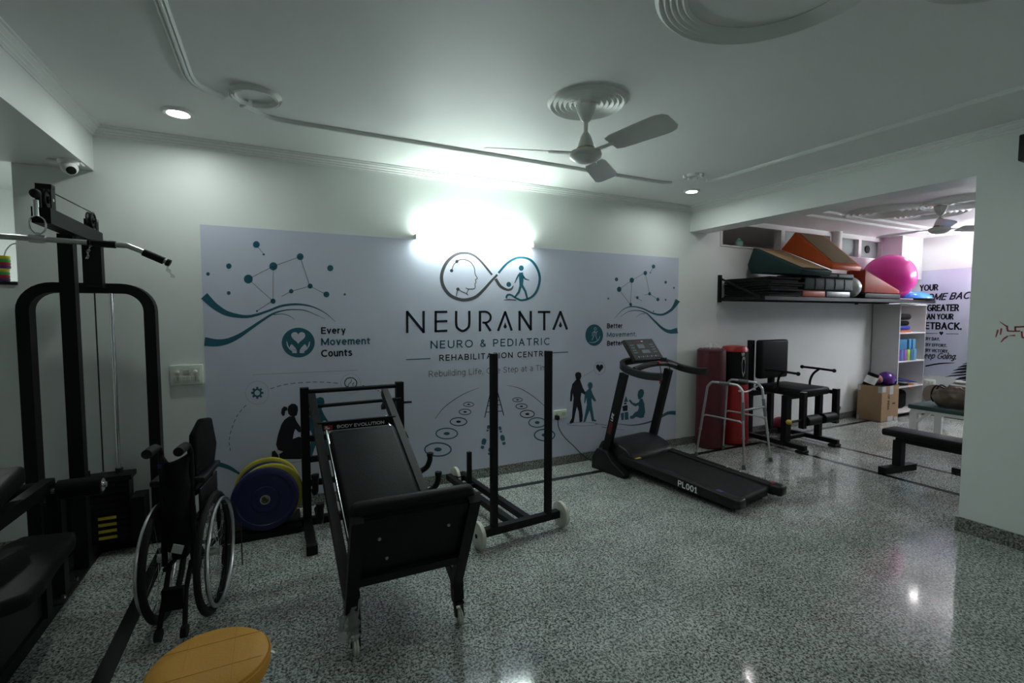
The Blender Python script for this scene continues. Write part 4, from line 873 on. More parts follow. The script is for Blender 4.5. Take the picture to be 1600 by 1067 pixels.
# lettering on the bar
ra, rb_ = rl(-1, 3.233, .005), rl(1, 3.233, .005); dx = (rb_-ra).normalized()
lettering('bar_lettering', 'BODY EVOLUTION', 'decal', nb, lambda u, v: ra+dx*(.115+u)+Vector((0, -.0015, v-.008)), .30, .022, .2, 0, .8)
m = MB(); q = ra+dx*.062+Vector((0, -.001, .002)); m.box(q, (.055, .001, .03)); m.build('logo_patch', 'reddecal', nb, smooth=False)
m = MB(); m.box(q+Vector((-.006, -.001, -.004)), (.03, .001, .006)); m.box(q+Vector((-.012, -.001, .006)), (.014, .001, .008)); m.build('logo_mark', 'decal', nb, smooth=False)
sl = (rl(-1, 2.15)-rl(-1, 3.52)).normalized(); nrm = Vector((0, -sl.z, sl.y)); nrm = nrm if nrm.z > 0 else -nrm
pc = (rl(-1, 2.72)+rl(1, 2.72))/2+nrm*.055
Rp = Matrix((Vector((1, -.03, 0)).normalized(), -sl, Vector((1, 0, 0)).cross(-sl))).transposed()
MB().rbox(pc, (.40, .92, .075), .03, Rp, 4).build('carriage_pad', 'vinyl', lp)
MB().box(pc-nrm*.045, (.36, .86, .02), Rp).build('carriage_board', 'blk', lp, smooth=False)
# foot plate
b0 = (rl(-1, 2.16)+rl(1, 2.16))/2; updir = Vector((0, -.44, .90)).normalized(); outw = Vector((0, -.90, -.44)).normalized()
def fp(x, h, d): return b0+Vector((x, 0, 0))+updir*h+outw*d
Rf = Matrix((Vector((1, 0, 0)), updir, Vector((1, 0, 0)).cross(updir))).transposed()
MB().rbox(fp(0, .36, -.035), (.53, .40, .075), .03, Rf, 4).build('foot_pad', 'vinyl', lp)
MB().box(fp(0, .35, .008), (.49, .36, .014), Rf).build('foot_board', 'blk', lp, smooth=False)
for x0, x1 in ((-.245, -.245), (.245, .245)): MB().bar(fp(x0, -.02, .02), fp(x1, .54, .02), .05, .04, outw).build('plate_frame', 'blk', lp, smooth=False)
MB().bar(fp(-.24, .17, .02), fp(.24, .17, .02), .05, .035, outw).build('plate_rail', 'blk', lp, smooth=False)
MB().bar(fp(-.24, .50, .015), fp(.24, .50, .015), .05, .03, outw).build('plate_rail', 'blk', lp, smooth=False)
MB().bar(fp(-.25, .02, -.02), fp(.05, .04, -.02), .05, .10, outw).build('lower_plate', 'blk', lp, smooth=False) if False else None
for x, h in ((-.15, .40), (.15, .40), (-.11, .27)): MB().lathe([(0, .006), (.006, .005), (.008, 0), (0, 0)], fp(x, h, .015), outw, 10).build('bolt', 'alu', lp)
for s, cx in ((-1, .283), (1, .768)):
    top = rl(s, 2.16, -.01); MB().bar((cx, 2.155, .11), (cx, 2.17, .27), .05, .05, (0, 1, 0)).build('caster_leg', 'blk', lp, smooth=False)
    MB().box((cx, 2.15, .10), (.045, .06, .012)).build('caster_plate', 'blk', lp, smooth=False)
    m = MB()
    for k in (-1, 1): m.bar((cx+k*.018, 2.15, .095), (cx+k*.018, 2.125, .035), .004, .035, (0, 1, 0))
    m.build('caster_fork', 'blk', lp, smooth=False)
    wv = MB().lathe([(0, -.012), (.028, -.012), (.035, -.009), (.035, -.002), (.031, 0), (.035, .002), (.035, .009), (.028, .012), (0, .012)], (cx, 2.125, .036), (1, 0, 0), 28).build('caster_wheel', 'nylon', lp)
m = MB(); rings = []
for i in range(9):
    z = .245-.17*i/8; r = .036+.006*math.sin(i*1.9)+(.02 if i > 4 else 0)*(.6); rings.append([m.bm.verts.new((.276-(.012 if i > 3 else 0)+(r+.006*math.sin(j*2.3+i*1.7))*math.cos(2*PI*j/14), 2.155+(r+.006*math.cos(j*1.7+i))*math.sin(2*PI*j/14), z)) for j in range(14)])
for a, b in zip(rings, rings[1:]):
    for j in range(14): m.bm.faces.new([a[j], a[(j+1) % 14], b[(j+1) % 14], b[j]])
lab(m.build('plastic_wrap', 'wrap', lp, angle=20), 'crumpled clear plastic wrap')
# storage horns
def horn(x, y, z, s):
    MB().tube(catmull([(x, YPT, z), (x+s*.0, y+.10, z), (x, y+.05, z+.005), (x, y+.01, z+.03), (x, y, z+.07), (x, y-.005, z+.13)], 6), .021, 14).build('storage_horn', 'blk', lp)
    MB().tube([(x, y-.005, z+.125), (x, y-.005, z+.15)], .026, 14).build('horn_cap', 'rubber', lp)
horn(.222, 3.52, .245, 1); horn(.238, 3.34, .105, 1)
for (x, z, y) in ((1.06, .25, 3.60), (1.07, .15, 3.42)):
    MB().tube(catmull([(XRt, y+.02, z), (XRt+.10, y+.01, z+.01), (x-.03, y, z+.05), (x, y, z+.10), (x+.004, y, z+.145)], 6), .021, 14).build('storage_horn', 'blk', lp)
    MB().tube([(x+.004, y, z+.14), (x+.005, y, z+.165)], .026, 14).build('horn_cap', 'rubber', lp)
MB().bar((XRt, YPT, .15), (XRt, 3.42, .15), .04, .04).build('horn_bar', 'blk', lp, smooth=False)

# ------------------------------------------------------------------ bumper plates
def plate(c, r, th, matn, lbl, tilt, hub='alu'):
    t = thing('weight_plate', lbl, 'weight plate', c, 0, 'bumper plates leaning on the press base')
    ax = Vector((-.04, -math.cos(tilt), math.sin(tilt))).normalized()
    prof = [(.026, -th/2), (r-.012, -th/2), (r-.003, -th/2+.006), (r, -th/2+.014), (r, th/2-.014), (r-.003, th/2-.006), (r-.012, th/2), (r*.82, th/2), (r*.80, th/2-.006), (r*.42, th/2-.008), (r*.40, th/2), (.045, th/2), (.026, th/2)]
    MB().lathe(prof, (0, 0, 0), ax, 64).build('disc', matn, t)
    MB().lathe([(.025, -th/2-.001), (.031, -th/2-.001), (.031, th/2+.002), (.025, th/2+.002), (.025, -th/2-.001)], (0, 0, 0), ax, 32).build('hub_ring', hub, t)
plate((-.088, 3.575, .257), .207, .060, 'blue', 'navy blue bumper plate in front of the stack by the press', .10)
plate((-.058, 3.655, .258), .208, .055, 'plateyel', 'yellow bumper plate right behind the front blue one', .10)
plate((-.072, 3.725, .256), .206, .045, 'blue', 'navy blue bumper plate between the two yellow ones', .10)
plate((-.075, 3.795, .262), .212, .050, 'plateyel', 'yellow bumper plate at the back of the stack', .10)

# ------------------------------------------------------------------ push sled
sd = thing('push_sled', 'black wheeled push frame with two tall posts and white wheels', 'push sled', (1.455, 2.79, 0), 4.5)
MB().bar((-.30, 0, .10), (.30, 0, .10), .05, .05).build('front_bar', 'blk', sd, smooth=False)
for s in (-1, 1):
    MB().ext(s*.213-.02, s*.213+.02, -.02, .02, .12, 1.25).build('post', 'blk', sd, smooth=False)
    MB().ext(s*.06-.022, s*.06+.022, .02, 1.10, .08, .125).build('base_rail', 'blk', sd, smooth=False)
MB().ext(-.08, .08, 1.0, 1.04, .08, .12).build('rear_bar', 'blk', sd, smooth=False)
MB().ext(-.04, .04, .78, .86, .085, .115).build('post_mount', 'blk', sd, smooth=False)
MB().ext(.008-.016, .008+.016, .81, .842, .11, .375).build('plate_pin', 'blk', sd, smooth=False)
def swheel(c):
    o = MB().lathe([(0, -.016), (.075, -.016), (.088, -.012), (.088, .012), (.075, .016), (.045, .016), (.04, .012), (0, .012)], c, (1, 0, 0), 40).build('wheel', 'nylon', sd)
    s = 1 if c[0] > 0 else -1
    MB().cyl((c[0]-.02, c[1], c[2]), (c[0]+.02, c[1], c[2]), .014, 12).build('axle', 'rubber', o)
swheel((-.325, 0, .089)); swheel((.325, 0, .089)); swheel((-.0, 1.085, .089))

# ------------------------------------------------------------------ treadmill
tm = thing('treadmill', 'black treadmill marked PL001 beside the mural', 'treadmill', (3.345, 2.44, 0), 9)
def zd(y): return .105+.075*y/1.2      # deck top height
def slab(x0, x1, y0, y1, lo, hi, nm, matn, r=0.0, par=tm):
    pts = [(x0, y0, zd(y0)+lo), (x0, y1, zd(y1)+lo), (x0, y1, zd(y1)+hi), (x0, y0, zd(y0)+hi)]
    m = MB(); (m.rprism(pts, (x1-x0, 0, 0), r, 2) if r else m.prism(pts, (x1-x0, 0, 0))); return m.build(nm, matn, par)
slab(-.22, .22, .02, 1.13, -.025, -.002, 'belt', 'rubber')
lr = slab(-.315, -.222, .0, 1.15, -.065, .012, 'side_rail', 'plastic', .008); rr_ = slab(.222, .315, -.02, 1.15, -.065, .012, 'side_rail', 'plastic', .008)
slab(-.21, .21, .02, 1.1, -.075, -.03, 'deck_frame', 'blk')
MB().rbox((.268, -.035, .085), (.10, .10, .085), .02).build('end_cap', 'plastic', tm); MB().rbox((-.268, -.01, .085), (.096, .06, .075), .015).build('end_cap', 'plastic', tm)
MB().cyl((-.22, .03, .08), (.22, .03, .08), .026, 20).build('rear_roller', 'rubber', tm)
for s in (-1, 1): MB().cyl((s*.20, .10, 0), (s*.20, .10, .05), .022, 16).build('foot', 'rubber', tm)
MB().box((.27, .01, .1295), (.06, .035, .001)).build('warning_label', 'reddecal', tm, smooth=False)
MB().box((-.25, .16, zd(.16)+.0128), (.045, .05, .001), Matrix.Rotation(.06, 3, 'X')).build('purple_label', 'pdecal', tm, smooth=False)
MB().box((-.235, .98, zd(.98)+.0128), (.07, .03, .001), Matrix.Rotation(.06, 3, 'X')).build('yellow_label', 'ydecal', tm, smooth=False)
for y in (.30, .42): MB().box((.30, y, zd(y)+.0128), (.03, .006, .001), Matrix.Rotation(.06, 3, 'X')).build('rail_mark', 'decal', tm, smooth=False)
lettering('side_lettering', 'PL001', 'decal', lr, lambda u, v: Vector((-.3165, .49-u, zd(.49-u)-.055+v)), .175, .052, .17)
hood = [(.98, .0), (1.0, .035), (1.06, .075), (1.16, .10), (1.30, .105), (1.38, .085), (1.42, .02), (1.42, -.12), (.98, -.08)]
MB().rprism([(-.30, y, zd(min(y, 1.2))+z) for y, z in hood], (.60, 0, 0), .02).build('motor_hood', 'plastic', tm)
for s in (-1, 1):
    MB().rprism([(s*.345-.04, 1.02, .0), (s*.345-.04, 1.0, .035), (s*.345-.04, 1.16, .12), (s*.345-.04, 1.24, .21), (s*.345-.04, 1.36, .21), (s*.345-.04, 1.42, .12), (s*.345-.04, 1.43, .0)], (.08, 0, 0), .012).build('base_foot', 'plastic', tm)
    u = MB().bar((s*.335, 1.28, .17), (s*.325, 1.075, .955), .045, .075, (0, 1, 0)).build('upright', 'blk', tm, smooth=False)
    if s < 0:
        f = lambda h: Vector((-.335+.01*h, 1.28-.205*h, .17+.785*h))
        ax = (f(1)-f(0)).normalized(); side = Vector((0, 1, 0)); nx = Vector((-1, 0, 0)); sd_ = ax.cross(nx).normalized()
        lettering('upright_lettering', 'LIFE', 'decal', u, lambda a, b: f(.42)+Vector((-.0245, 0, 0))+ax*a-sd_*(b-.012), .075, .028, .22, .2)
        MB().box(f(.33)+Vector((-.0235, 0, 0)), (.002, .045, .12), Matrix((nx*-1, ax.cross(nx*-1), ax)).transposed()).build('upright_stripe', 'dullred', u, smooth=False)
hp = catmull([(-.335, .66, .975), (-.34, .80, .97), (-.345, .95, .985), (-.335, 1.08, 1.02), (-.25, 1.15, 1.05), (-.1, 1.165, 1.06), (.1, 1.165, 1.06), (.25, 1.15, 1.05), (.335, 1.08, 1.02), (.345, .95, .985), (.34, .80, .97), (.335, .66, .975)], 6)
m = MB(); rings = []
for i, q in enumerate(hp):
    tt = (hp[min(i+1, len(hp)-1)]-hp[max(i-1, 0)]).normalized(); sx_ = tt.cross(Vector((0, 0, 1))).normalized()
    rings.append([m.bm.verts.new(q+sx_*a+Vector((0, 0, b))) for a, b in ((-.022, -.028), (-.012, -.036), (.012, -.036), (.022, -.028), (.022, .022), (.012, .03), (-.012, .03), (-.022, .022))])
for a, b in zip(rings, rings[1:]):
    for j in range(8): m.bm.faces.new([a[j], a[(j+1) % 8], b[(j+1) % 8], b[j]])
m.bm.faces.new(rings[0]); m.bm.faces.new(rings[-1]); m.build('handrail', 'plastic', tm, angle=50)
MB().tube(catmull([(-.30, .98, 1.0), (-.15, .97, 1.03), (0, .965, 1.04), (.15, .97, 1.03), (.30, .98, 1.0)], 5), .026, 12).build('front_crossbar', 'plastic', tm)
Rc = Matrix.Rotation(math.radians(52), 3, 'X'); cc = Vector((-.07, 1.075, 1.16))
cs = MB().rbox(cc, (.42, .24, .035), .012, Rc).build('console', 'plastic', tm); cn = Rc @ Vector((0, 0, 1)); cu_ = Rc @ Vector((0, 1, 0))
MB().box(cc+cn*.018, (.39, .21, .002), Rc).build('console_panel', 'console', cs, smooth=False)
for x, v_, a, b, mt in ((-.02, .035, .09, .045, 'lcd'), (.01, -.025, .11, .035, 'lcd'), (-.02, .09, .07, .010, 'reddecal'), (.03, .09, .025, .010, 'decal')): MB().box(cc+cn*.0195+Vector((x, 0, 0))+cu_*v_, (a, b, .001), Rc).build('display' if mt == 'lcd' else 'console_logo', mt, cs, smooth=False)
for i in range(10): MB().lathe([(0, .002), (.007, .002), (.008, 0), (0, 0)], cc+cn*.019+Vector((-.13+i*.03, 0, 0))+cu_*(-.08), cn, 12).build('button', 'lcd' if i % 2 else 'alu', cs)
for i in range(4):
    for s in (-1, 1): MB().box(cc+cn*.0195+Vector((s*.14, 0, 0))+cu_*(.05-.028*i), (.05, .012, .001), Rc).build('key', 'lcd', cs, smooth=False)
sk = MB().rbox((.0, .945, 1.05), (.03, .02, .03), .006).build('safety_key', 'reddecal', tm)
MB().tube(catmull([(.0, .935, 1.04), (.005, .925, .97), (.0, .925, .90)], 5), .003, 6).build('safety_cord', 'rubber', sk); MB().rbox((.0, .925, .875), (.016, .012, .045), .004).build('safety_clip', 'reddecal', sk)
MB().tube(catmull([(.02, 1.0, 1.09), (.09, .97, 1.085), (.13, .95, 1.06), (.16, .94, .99), (.175, .94, .93)], 6), .004, 6).build('headphone_cord', 'cable', tm)
MB().rbox((.10, .965, 1.08), (.06, .03, .02), .006).build('remote_clip', 'rubber', tm)

# ------------------------------------------------------------------ walker
wk = thing('walking_frame', 'silver aluminium walking frame beside the treadmill', 'walker', (4.24, 3.38, 0), 6)
def wside(sx):
    xb, xt = sx*.235, sx*.165; H = .80; ya, yb = -.27, .27; ta, tb = -.19, .19
    f = lambda h, e: Vector((xb+(xt-xb)*h, (ya+(ta-ya)*h) if e < 0 else (yb+(tb-yb)*h), H*h))
    pts = [f(.36, -1), f(.93, -1), f(.985, -1)+Vector((0, .035, .0)), Vector((xt, ta+.08, H)), Vector((xt, tb-.08, H)), f(.985, 1)-Vector((0, .035, 0)), f(.93, 1), f(.36, 1)]
    MB().tube([f(.36, -1)]+catmull(pts[1:7], 5)+[f(.36, 1)], .0125, 12).build('side_tube', 'alu', wk)
    MB().tube([Vector((xt, -.055, H)), Vector((xt, .055, H))], .017, 14).build('hand_grip', newmat('grey grip', (.12, .13, .14), .5), wk)
    for e in (-1, 1):
        o = MB().tube([f(.02, e), f(.40, e)], .0105, 12).build('leg', 'alu', wk)
        MB().tube([f(0, e), f(.05, e)], [.019, .016], 14).build('rubber_tip', newmat('grey rubber tip', (.12, .13, .13), .6), o)
        MB().tube([f(.355, e), f(.375, e)], .0155, 12).build('leg_collar', 'alu', o)
    MB().tube(catmull([f(.53, -1), f(.555, -1)+Vector((0, .03, 0)), f(.56, -1)+Vector((0, .07, 0)), f(.56, 1)-Vector((0, .07, 0)), f(.555, 1)-Vector((0, .03, 0)), f(.53, 1)], 4), .009, 10).build('side_brace', 'alu', wk)
    o = MB().tube([f(.58, -1), f(.80, -1)], .017, 12).build('hinge_sleeve', newmat('grey hinge', (.22, .24, .25), .45), wk)
    return f
f1 = wside(-1); f2 = wside(1)
MB().tube([f1(.70, -1), f2(.70, -1)], .012, 12).build('front_brace', newmat('grey brace', (.25, .27, .28), .4), wk)
MB().tube(catmull([f1(.93, -1)+Vector((0, .04, 0)), (f1(.90, -1)+f2(.90, -1))/2+Vector((0, .06, 0)), f2(.96, -1)+Vector((0, .04, 0))], 5), .009, 10).build('top_brace', 'alu', wk)

# ------------------------------------------------------------------ punch bags
t = thing('punch_bag', 'maroon punch bag standing against the wall beside the treadmill', 'punch bag', (4.40, 3.82, 0))
MB().lathe([(0, 0), (.14, 0), (.152, .012), (.154, .05), (.153, .5), (.155, .9), (.152, 1.08), (.148, 1.105), (.13, 1.118), (.05, 1.112), (0, 1.11)], n=48).build('body', 'maroon', t)
MB().torus((0, 0, 1.095), (0, 0, 1), .151, .005, 48, 8).build('top_seam', 'maroon', t)
for a in (.5, 2.1, 3.7, 5.2): MB().tube(catmull([(.10*math.cos(a), .10*math.sin(a), 1.11), (.07*math.cos(a), .07*math.sin(a), 1.15), (.03*math.cos(a+.5), .03*math.sin(a+.5), 1.175), (.02*math.cos(a+1), .02*math.sin(a+1), 1.13)], 4), .003, 6).build('lace', 'decal', t)
t = thing('punch_bag', 'red and black punch bag standing right of the maroon one', 'punch bag', (4.765, 3.81, 0))
MB().lathe([(0, 0), (.13, 0), (.165, .03), (.172, .08), (.168, .3), (.16, .55), (.152, .70)], n=48).build('lower_body', 'red', t)
MB().lathe([(.152, .70), (.150, .75), (.146, 1.0), (.144, 1.075)], n=48).build('upper_body', 'vinyl', t)
MB().lathe([(.144, 1.075), (.142, 1.10), (.125, 1.13), (.06, 1.14), (0, 1.138)], n=48).build('top', 'red', t)
def bagpt(a, z, r=.1485): return Vector((r*math.cos(a), r*math.sin(a), z))
m = MB(); a0 = math.radians(-122)
for da, dz in ((0, 0),):
    pts = [(-.10, 1.02), (.10, 1.02), (.17, .95), (.12, .84), (0, .79), (-.12, .84), (-.17, .95)]
    m._add([bagpt(a0+.35+x, z, .152) for x, z in pts], [tuple(range(7))])
m.build('shield_patch', 'alu', t, smooth=False)
m = MB(); m._add([bagpt(a0+.35+x*.72, .91+(z-.91)*.72, .1545) for x, z in pts], [tuple(range(7))]); m.build('shield_inner', 'vinyl', t, smooth=False)
m = MB(); m.tube([bagpt(a0+.18, 1.065, .150), bagpt(a0+.22, 1.03, .153), bagpt(a0+.28, 1.065, .152), bagpt(a0+.34, 1.03, .152), bagpt(a0+.38, 1.065, .15)], .004, 6); m.build('emblem', 'decal', t)

# ------------------------------------------------------------------ leg extension chair
lc = thing('leg_extension_chair', 'black leg extension chair with roller pads under the shelf', 'gym machine', (5.37, 3.5, 0))
for s in (-1, 1):
    x = s*.295
    MB().ext(x-.025, x+.025, -.36, .43, .035, .085).build('base_runner', 'blk', lc, smooth=False)
    MB().rbox((x, -.32, .018), (.11, .09, .03), .008).build('foot_pad', 'rubber', lc); MB().rbox((x, .40, .018), (.07, .05, .03), .006).build('foot_pad', 'rubber', lc)
    MB().ext(x-.03, x+.03, -.16, -.10, .085, .60).build('front_post', 'blk', lc, smooth=False) if s > 0 else MB().ext(x-.045, x+.045, -.16, -.10, .085, .60).build('front_post', 'blk', lc, smooth=False)
    MB().ext(x-.02, x+.02, -.30, -.10, .60, .64).build('side_arm', 'blk', lc, smooth=False)
    MB().ext(x-.028, x+.028, -.345, -.29, .27, .66).build('swing_arm', 'blk', lc, smooth=False)
    MB().box((x, -.318, .662), (.05, .045, .006)).build('arm_cap', 'alu', lc, smooth=False)
    MB().tube(catmull([(x*.98, -.02, .62), (x*1.0, -.02, .72), (x*1.05, -.045, .80), (x*1.1, -.10, .86)], 5), .013, 10).build('handle_stem', 'blk', lc)
    h = MB().tube([(x*1.1, .10, .868), (x*1.1, -.10, .865), (x*1.1, -.27, .858)], .013, 12).build('handle_bar', 'blk', lc)
    for y, z in ((.10, .868), (-.27, .858)): MB().sphere((x*1.1, y, z), .022, 14).build('handle_knob', 'rubber', h)
MB().ext(-.27, .20, .30, .35, .035, .08).build('rear_crossbar', 'blk', lc, smooth=False); MB().ext(-.27, .27, .0, .045, .04, .08).build('mid_crossbar', 'blk', lc, smooth=False)
MB().ext(-.285, -.23, .33, .39, .08, 1.19).build('back_post', 'blk', lc, smooth=False)
MB().ext(.10, .155, .33, .39, .08, 1.10).build('back_post', 'blk', lc, smooth=False)
MB().ext(-.26, .22, .33, .37, .52, .58).build('seat_support', 'blk', lc, smooth=False); MB().ext(-.27, .27, -.15, -.11, .555, .60).build('seat_crossbar', 'blk', lc, smooth=False)
MB().rbox((-.005, .265, .965), (.50, .09, .46), .028, None, 4).build('backrest', 'vinyl', lc)
MB().rbox((.0, .01, .635), (.54, .56, .085), .028, None, 4).build('seat', 'vinyl', lc)
MB().cyl((-.52, -.318, .36), (.30, -.318, .36), .014, 12).build('roller_axle', 'blk', lc)
MB().sphere((-.53, -.318, .362), .028, 18).build('yellow_knob', 'ydecal', lc)
for a, b in ((-.255, -.035), (.045, .255)): MB().cyl((a, -.318, .345), (b, -.318, .345), .056, 26).build('roller_pad', 'vinyl', lc)
MB().lathe([(0, .006), (.03, .004), (.034, 0), (0, 0)], (-.028, -.318, .345), (1, 0, 0), 20).build('roller_end', 'chrome', lc)
MB().tube([(.29, -.318, .355), (.48, -.25, .42)], .02, 12).build('lever_bar', 'blk', lc)
tag(MB().sphere((5.73, 3.88, .10), .10, 28).build('exercise_ball', newmat('dark pink ball', (.30, .012, .05), .35)), 'small dark pink ball behind the leg extension chair', 'ball')

# ------------------------------------------------------------------ wall shelf
ZS = 1.70
sh = thing('mounted_shelf', 'long black steel wall shelf under the high windows', 'shelf', (6.5, D, ZS))
MB().ext(-1.80, 1.82, -.60, -.565, -.045, -.005).build('front_rail', 'blk', sh, smooth=False); MB().ext(-1.80, 1.82, -.035, -.002, -.045, -.005).build('rear_rail', 'blk', sh, smooth=False)
for k in range(11): MB().ext(-1.80+k*.36-.0, -1.80+k*.36+.03 if k < 10 else 1.82, -.565, -.035, -.04, -.008).build('slat', 'blk', sh, smooth=False) if k < 10 else None
MB().ext(-1.77, 1.82, -.565, -.035, -.008, -.001).build('shelf_board', 'blk', sh, smooth=False)
for x in (-1.80, 1.0):
    MB().ext(x-.02, x+.02, -.03, -.002, -.06, .26).build('wall_plate', 'blk', sh, smooth=False); MB().bar((x, -.02, .22), (x, -.56, -.02), .02, .02).build('brace', 'blk', sh, smooth=False)
# black mats: every folded mat is a thing
for k in range(8):
    h = .026; z = ZS+.0+k*h; y0 = 3.40+.02*math.sin(k*2.3); x1 = 5.32+.05*math.sin(k*1.7)
    m = MB(); pr = []
    L0 = 4.76+.012*math.sin(k*3.1)
    for i in range(9):
        f = i/8; pr.append((L0+.0, D-.03-(D-.03-y0)*f, z+.004*math.sin(f*5+k)+(.0 if f < .4 else .012*(f-.4)*(1 if k > 3 else .3))))
    pts = [Vector(q) for q in pr]+[Vector(q)+Vector((0, 0, h-.004)) for q in pr[::-1]]
    m.prism(pts, (x1-L0, 0, 0))
    tag(m.build('exercise_mat', 'fabric'), ('lowest', 'second lowest', 'third lowest', 'fourth from the bottom', 'fourth from the top', 'third from the top', 'second from the top', 'topmost')[k]+' black folded mat of the stack at the shelf left end', 'exercise mat', 'black mats stacked on the shelf')
def boxthing(nm, x0, x1, y0, y1, z0, z1, matn, lbl, cat, r=.02, seams=0, group=None):
    t = thing(nm, lbl, cat, ((x0+x1)/2, (y0+y1)/2, z0), 0, group)
    MB().rbox((0, 0, (z1-z0)/2), (x1-x0, y1-y0, z1-z0), r).build('cushion', matn, t)
    for i in range(seams):
        x = -(x1-x0)/2+(x1-x0)*(i+1)/(seams+1); MB().tube([(x, -(y1-y0)/2-.001, .012), (x+.01, -(y1-y0)/2-.003, (z1-z0)/2), (x, -(y1-y0)/2-.001, z1-z0-.012)], .004, 6).build('seam', matn, t)
    return t
boxthing('foam_block', 5.37, 5.80, 3.42, 3.95, ZS, ZS+.075, 'salmon', 'salmon foam block under the dark green mats', 'foam block', .012)
boxthing('foam_block', 5.82, 6.30, 3.42, 3.95, ZS, ZS+.075, newmat('grey green vinyl', (.10, .13, .125), .35), 'grey green foam block next to the salmon one', 'foam block', .012)
boxthing('folded_mat', 5.37, 6.32, 3.40, 3.95, ZS+.077, ZS+.225, 'dkgreen', 'dark green folded mat with panels on the foam blocks', 'folded mat', .02, 4)
boxthing('folded_mat', 5.66, 6.33, 3.40, 3.95, ZS+.227, ZS+.285, 'dkgreen', 'thin dark green mat on top of the folded mat', 'folded mat', .014, 1)
tag(MB().sphere((6.478, 3.54, ZS+.135), .135, 28).build('exercise_ball', 'silver'), 'silver grey ball between the green mats and the red wedge', 'ball')
g = thing('wedge_cushion', 'dark green wedge cushion with tan top lying on the black mats', 'wedge cushion', (5.10, 3.6, ZS+.21))
O_ = Vector((5.10, 3.6, ZS+.21))
def wed(par, O, pts, x0, x1, matn, topm, a, b, r=.014):
    MB().rprism([Vector((x0, y, z))-O for y, z in pts], (x1-x0, 0, 0), r).build('cushion', matn, par)
    pa, pb = pts[a], pts[b]; d = Vector((0, pb[0]-pa[0], pb[1]-pa[1])); n = Vector((0, -d.z, d.y)).normalized(); n = n if n.z > 0 else -n
    A = Vector((x0+.06, pa[0], pa[1]))+d*.05+n*.002; B = Vector((x0+.06, pa[0], pa[1]))+d*.93+n*.002
    MB().prism([A-O, B-O, B+n*.004-O, A+n*.004-O], (x1-x0-.12, 0, 0)).build('canvas_top', topm, par, smooth=False)
wed(g, O_, [(3.845, 2.285), (3.92, 2.09), (3.88, 1.985), (3.27, 1.93), (3.24, 1.985)], 5.08, 5.62, 'dkgreen', 'tan', 0, 4)
g = thing('wedge_cushion', 'orange wedge cushion with olive top leaning high on the shelf', 'wedge cushion', (5.65, 3.6, ZS+.29)); O_ = Vector((5.65, 3.6, ZS+.29))
wed(g, O_, [(3.72, 2.495), (3.90, 2.30), (3.28, 2.005), (3.27, 2.06)], 5.655, 6.24, 'orange', 'olive', 0, 3)
g = thing('wedge_cushion', 'rust red wedge cushion with black base in front of the pink ball', 'wedge cushion', (6.97, 3.5, ZS)); O_ = Vector((6.97, 3.5, ZS))
MB().rprism([Vector(q)-O_ for q in [(6.62, 3.43, ZS+.07), (7.44, 3.43, ZS+.07), (7.44, 3.43, ZS+.115), (6.62, 3.43, ZS+.36)]], (0, .22, 0), .012).build('cushion', 'brick', g)
MB().rbox((.06, .04, .033), (.83, .24, .066), .01).build('base_cushion', 'vinyl', g)
tag(MB().sphere((7.72, 3.70, ZS+.315), .315, 48).build('exercise_ball', 'pink'), 'large pink exercise ball on the shelf', 'ball')
b = thing('balance_dome', 'blue balance dome with black base at the right end of the shelf', 'balance trainer', (8.14, 3.62, ZS))
MB().lathe([(.25, .022), (.235, .05), (.19, .09), (.12, .115), (.05, .125), (0, .126)], n=40).build('dome', 'skyblue', b); MB().lathe([(0, 0), (.25, 0), (.262, .008), (.262, .02), (.25, .024), (0, .024)], n=40).build('base', 'rubber', b)
tag(MB().rbox((7.62, 3.47, ZS+.006), (.34, .08, .012), .004).build('resistance_band', newmat('pale pink rubber', (.6, .35, .42), .5)), 'flat pale pink band at the shelf edge under the ball', 'resistance band')

# ------------------------------------------------------------------ cabinet and contents
CX0, CX1, CY0, CY1, CZ = 7.935, 8.66, 3.64, 3.985, 1.645
cb = thing('open_cabinet', 'tall open white cabinet in the far corner', 'cabinet', ((CX0+CX1)/2, (CY0+CY1)/2, 0))
hw, hd = (CX1-CX0)/2, (CY1-CY0)/2
for s in (-1, 1): MB().ext(s*hw-.009 if s > 0 else -hw, hw if s > 0 else -hw+.018, -hd, hd, 0, CZ).build('side_panel', 'cabinet', cb, smooth=False)
MB().ext(-hw+.018, hw-.009, hd-.01, hd, 0, CZ).build('back_panel', 'cabinet', cb, smooth=False)
SH = [.07, .44, .81, 1.22, CZ-.018]
for z in SH: MB().ext(-hw+.018, hw-.009, -hd, hd-.01, z, z+.018).build('shelf_board', 'cabinet', cb, smooth=False)
def item(nm, m, matn, lbl, cat, group=None): return tag(m.build(nm, matn), lbl, cat, group)
zz = SH[3]+.018
item('folded_mat', MB().rbox((8.14, 3.75, zz+.015), (.34, .18, .03), .01), newmat('orange red cloth', (.5, .1, .05), .6), 'orange cloth at the bottom of the top cabinet compartment', 'cloth')
item('ankle_weight', MB().rbox((8.12, 3.74, zz+.065), (.30, .18, .06), .025), newmat('royal blue nylon', (.02, .03, .30), .5), 'royal blue weight in the top cabinet compartment', 'ankle weight')
item('ankle_weight', MB().rbox((8.10, 3.74, zz+.135), (.26, .18, .07), .03), 'fabric', 'lower black weight in the top cabinet compartment', 'ankle weight')
item('ankle_weight', MB().rbox((8.13, 3.74, zz+.225), (.32, .18, .09), .04), 'plastic', 'upper black weight in the top cabinet compartment', 'ankle weight')
zz = SH[2]+.018; bc = [(.16, .06, .30), (.10, .18, .45), (.32, .12, .42), (.30, .50, .06), (.06, .16, .30), (.12, .32, .50)]
bn = ['purple', 'steel blue', 'lilac', 'lime green', 'dark blue', 'light blue']
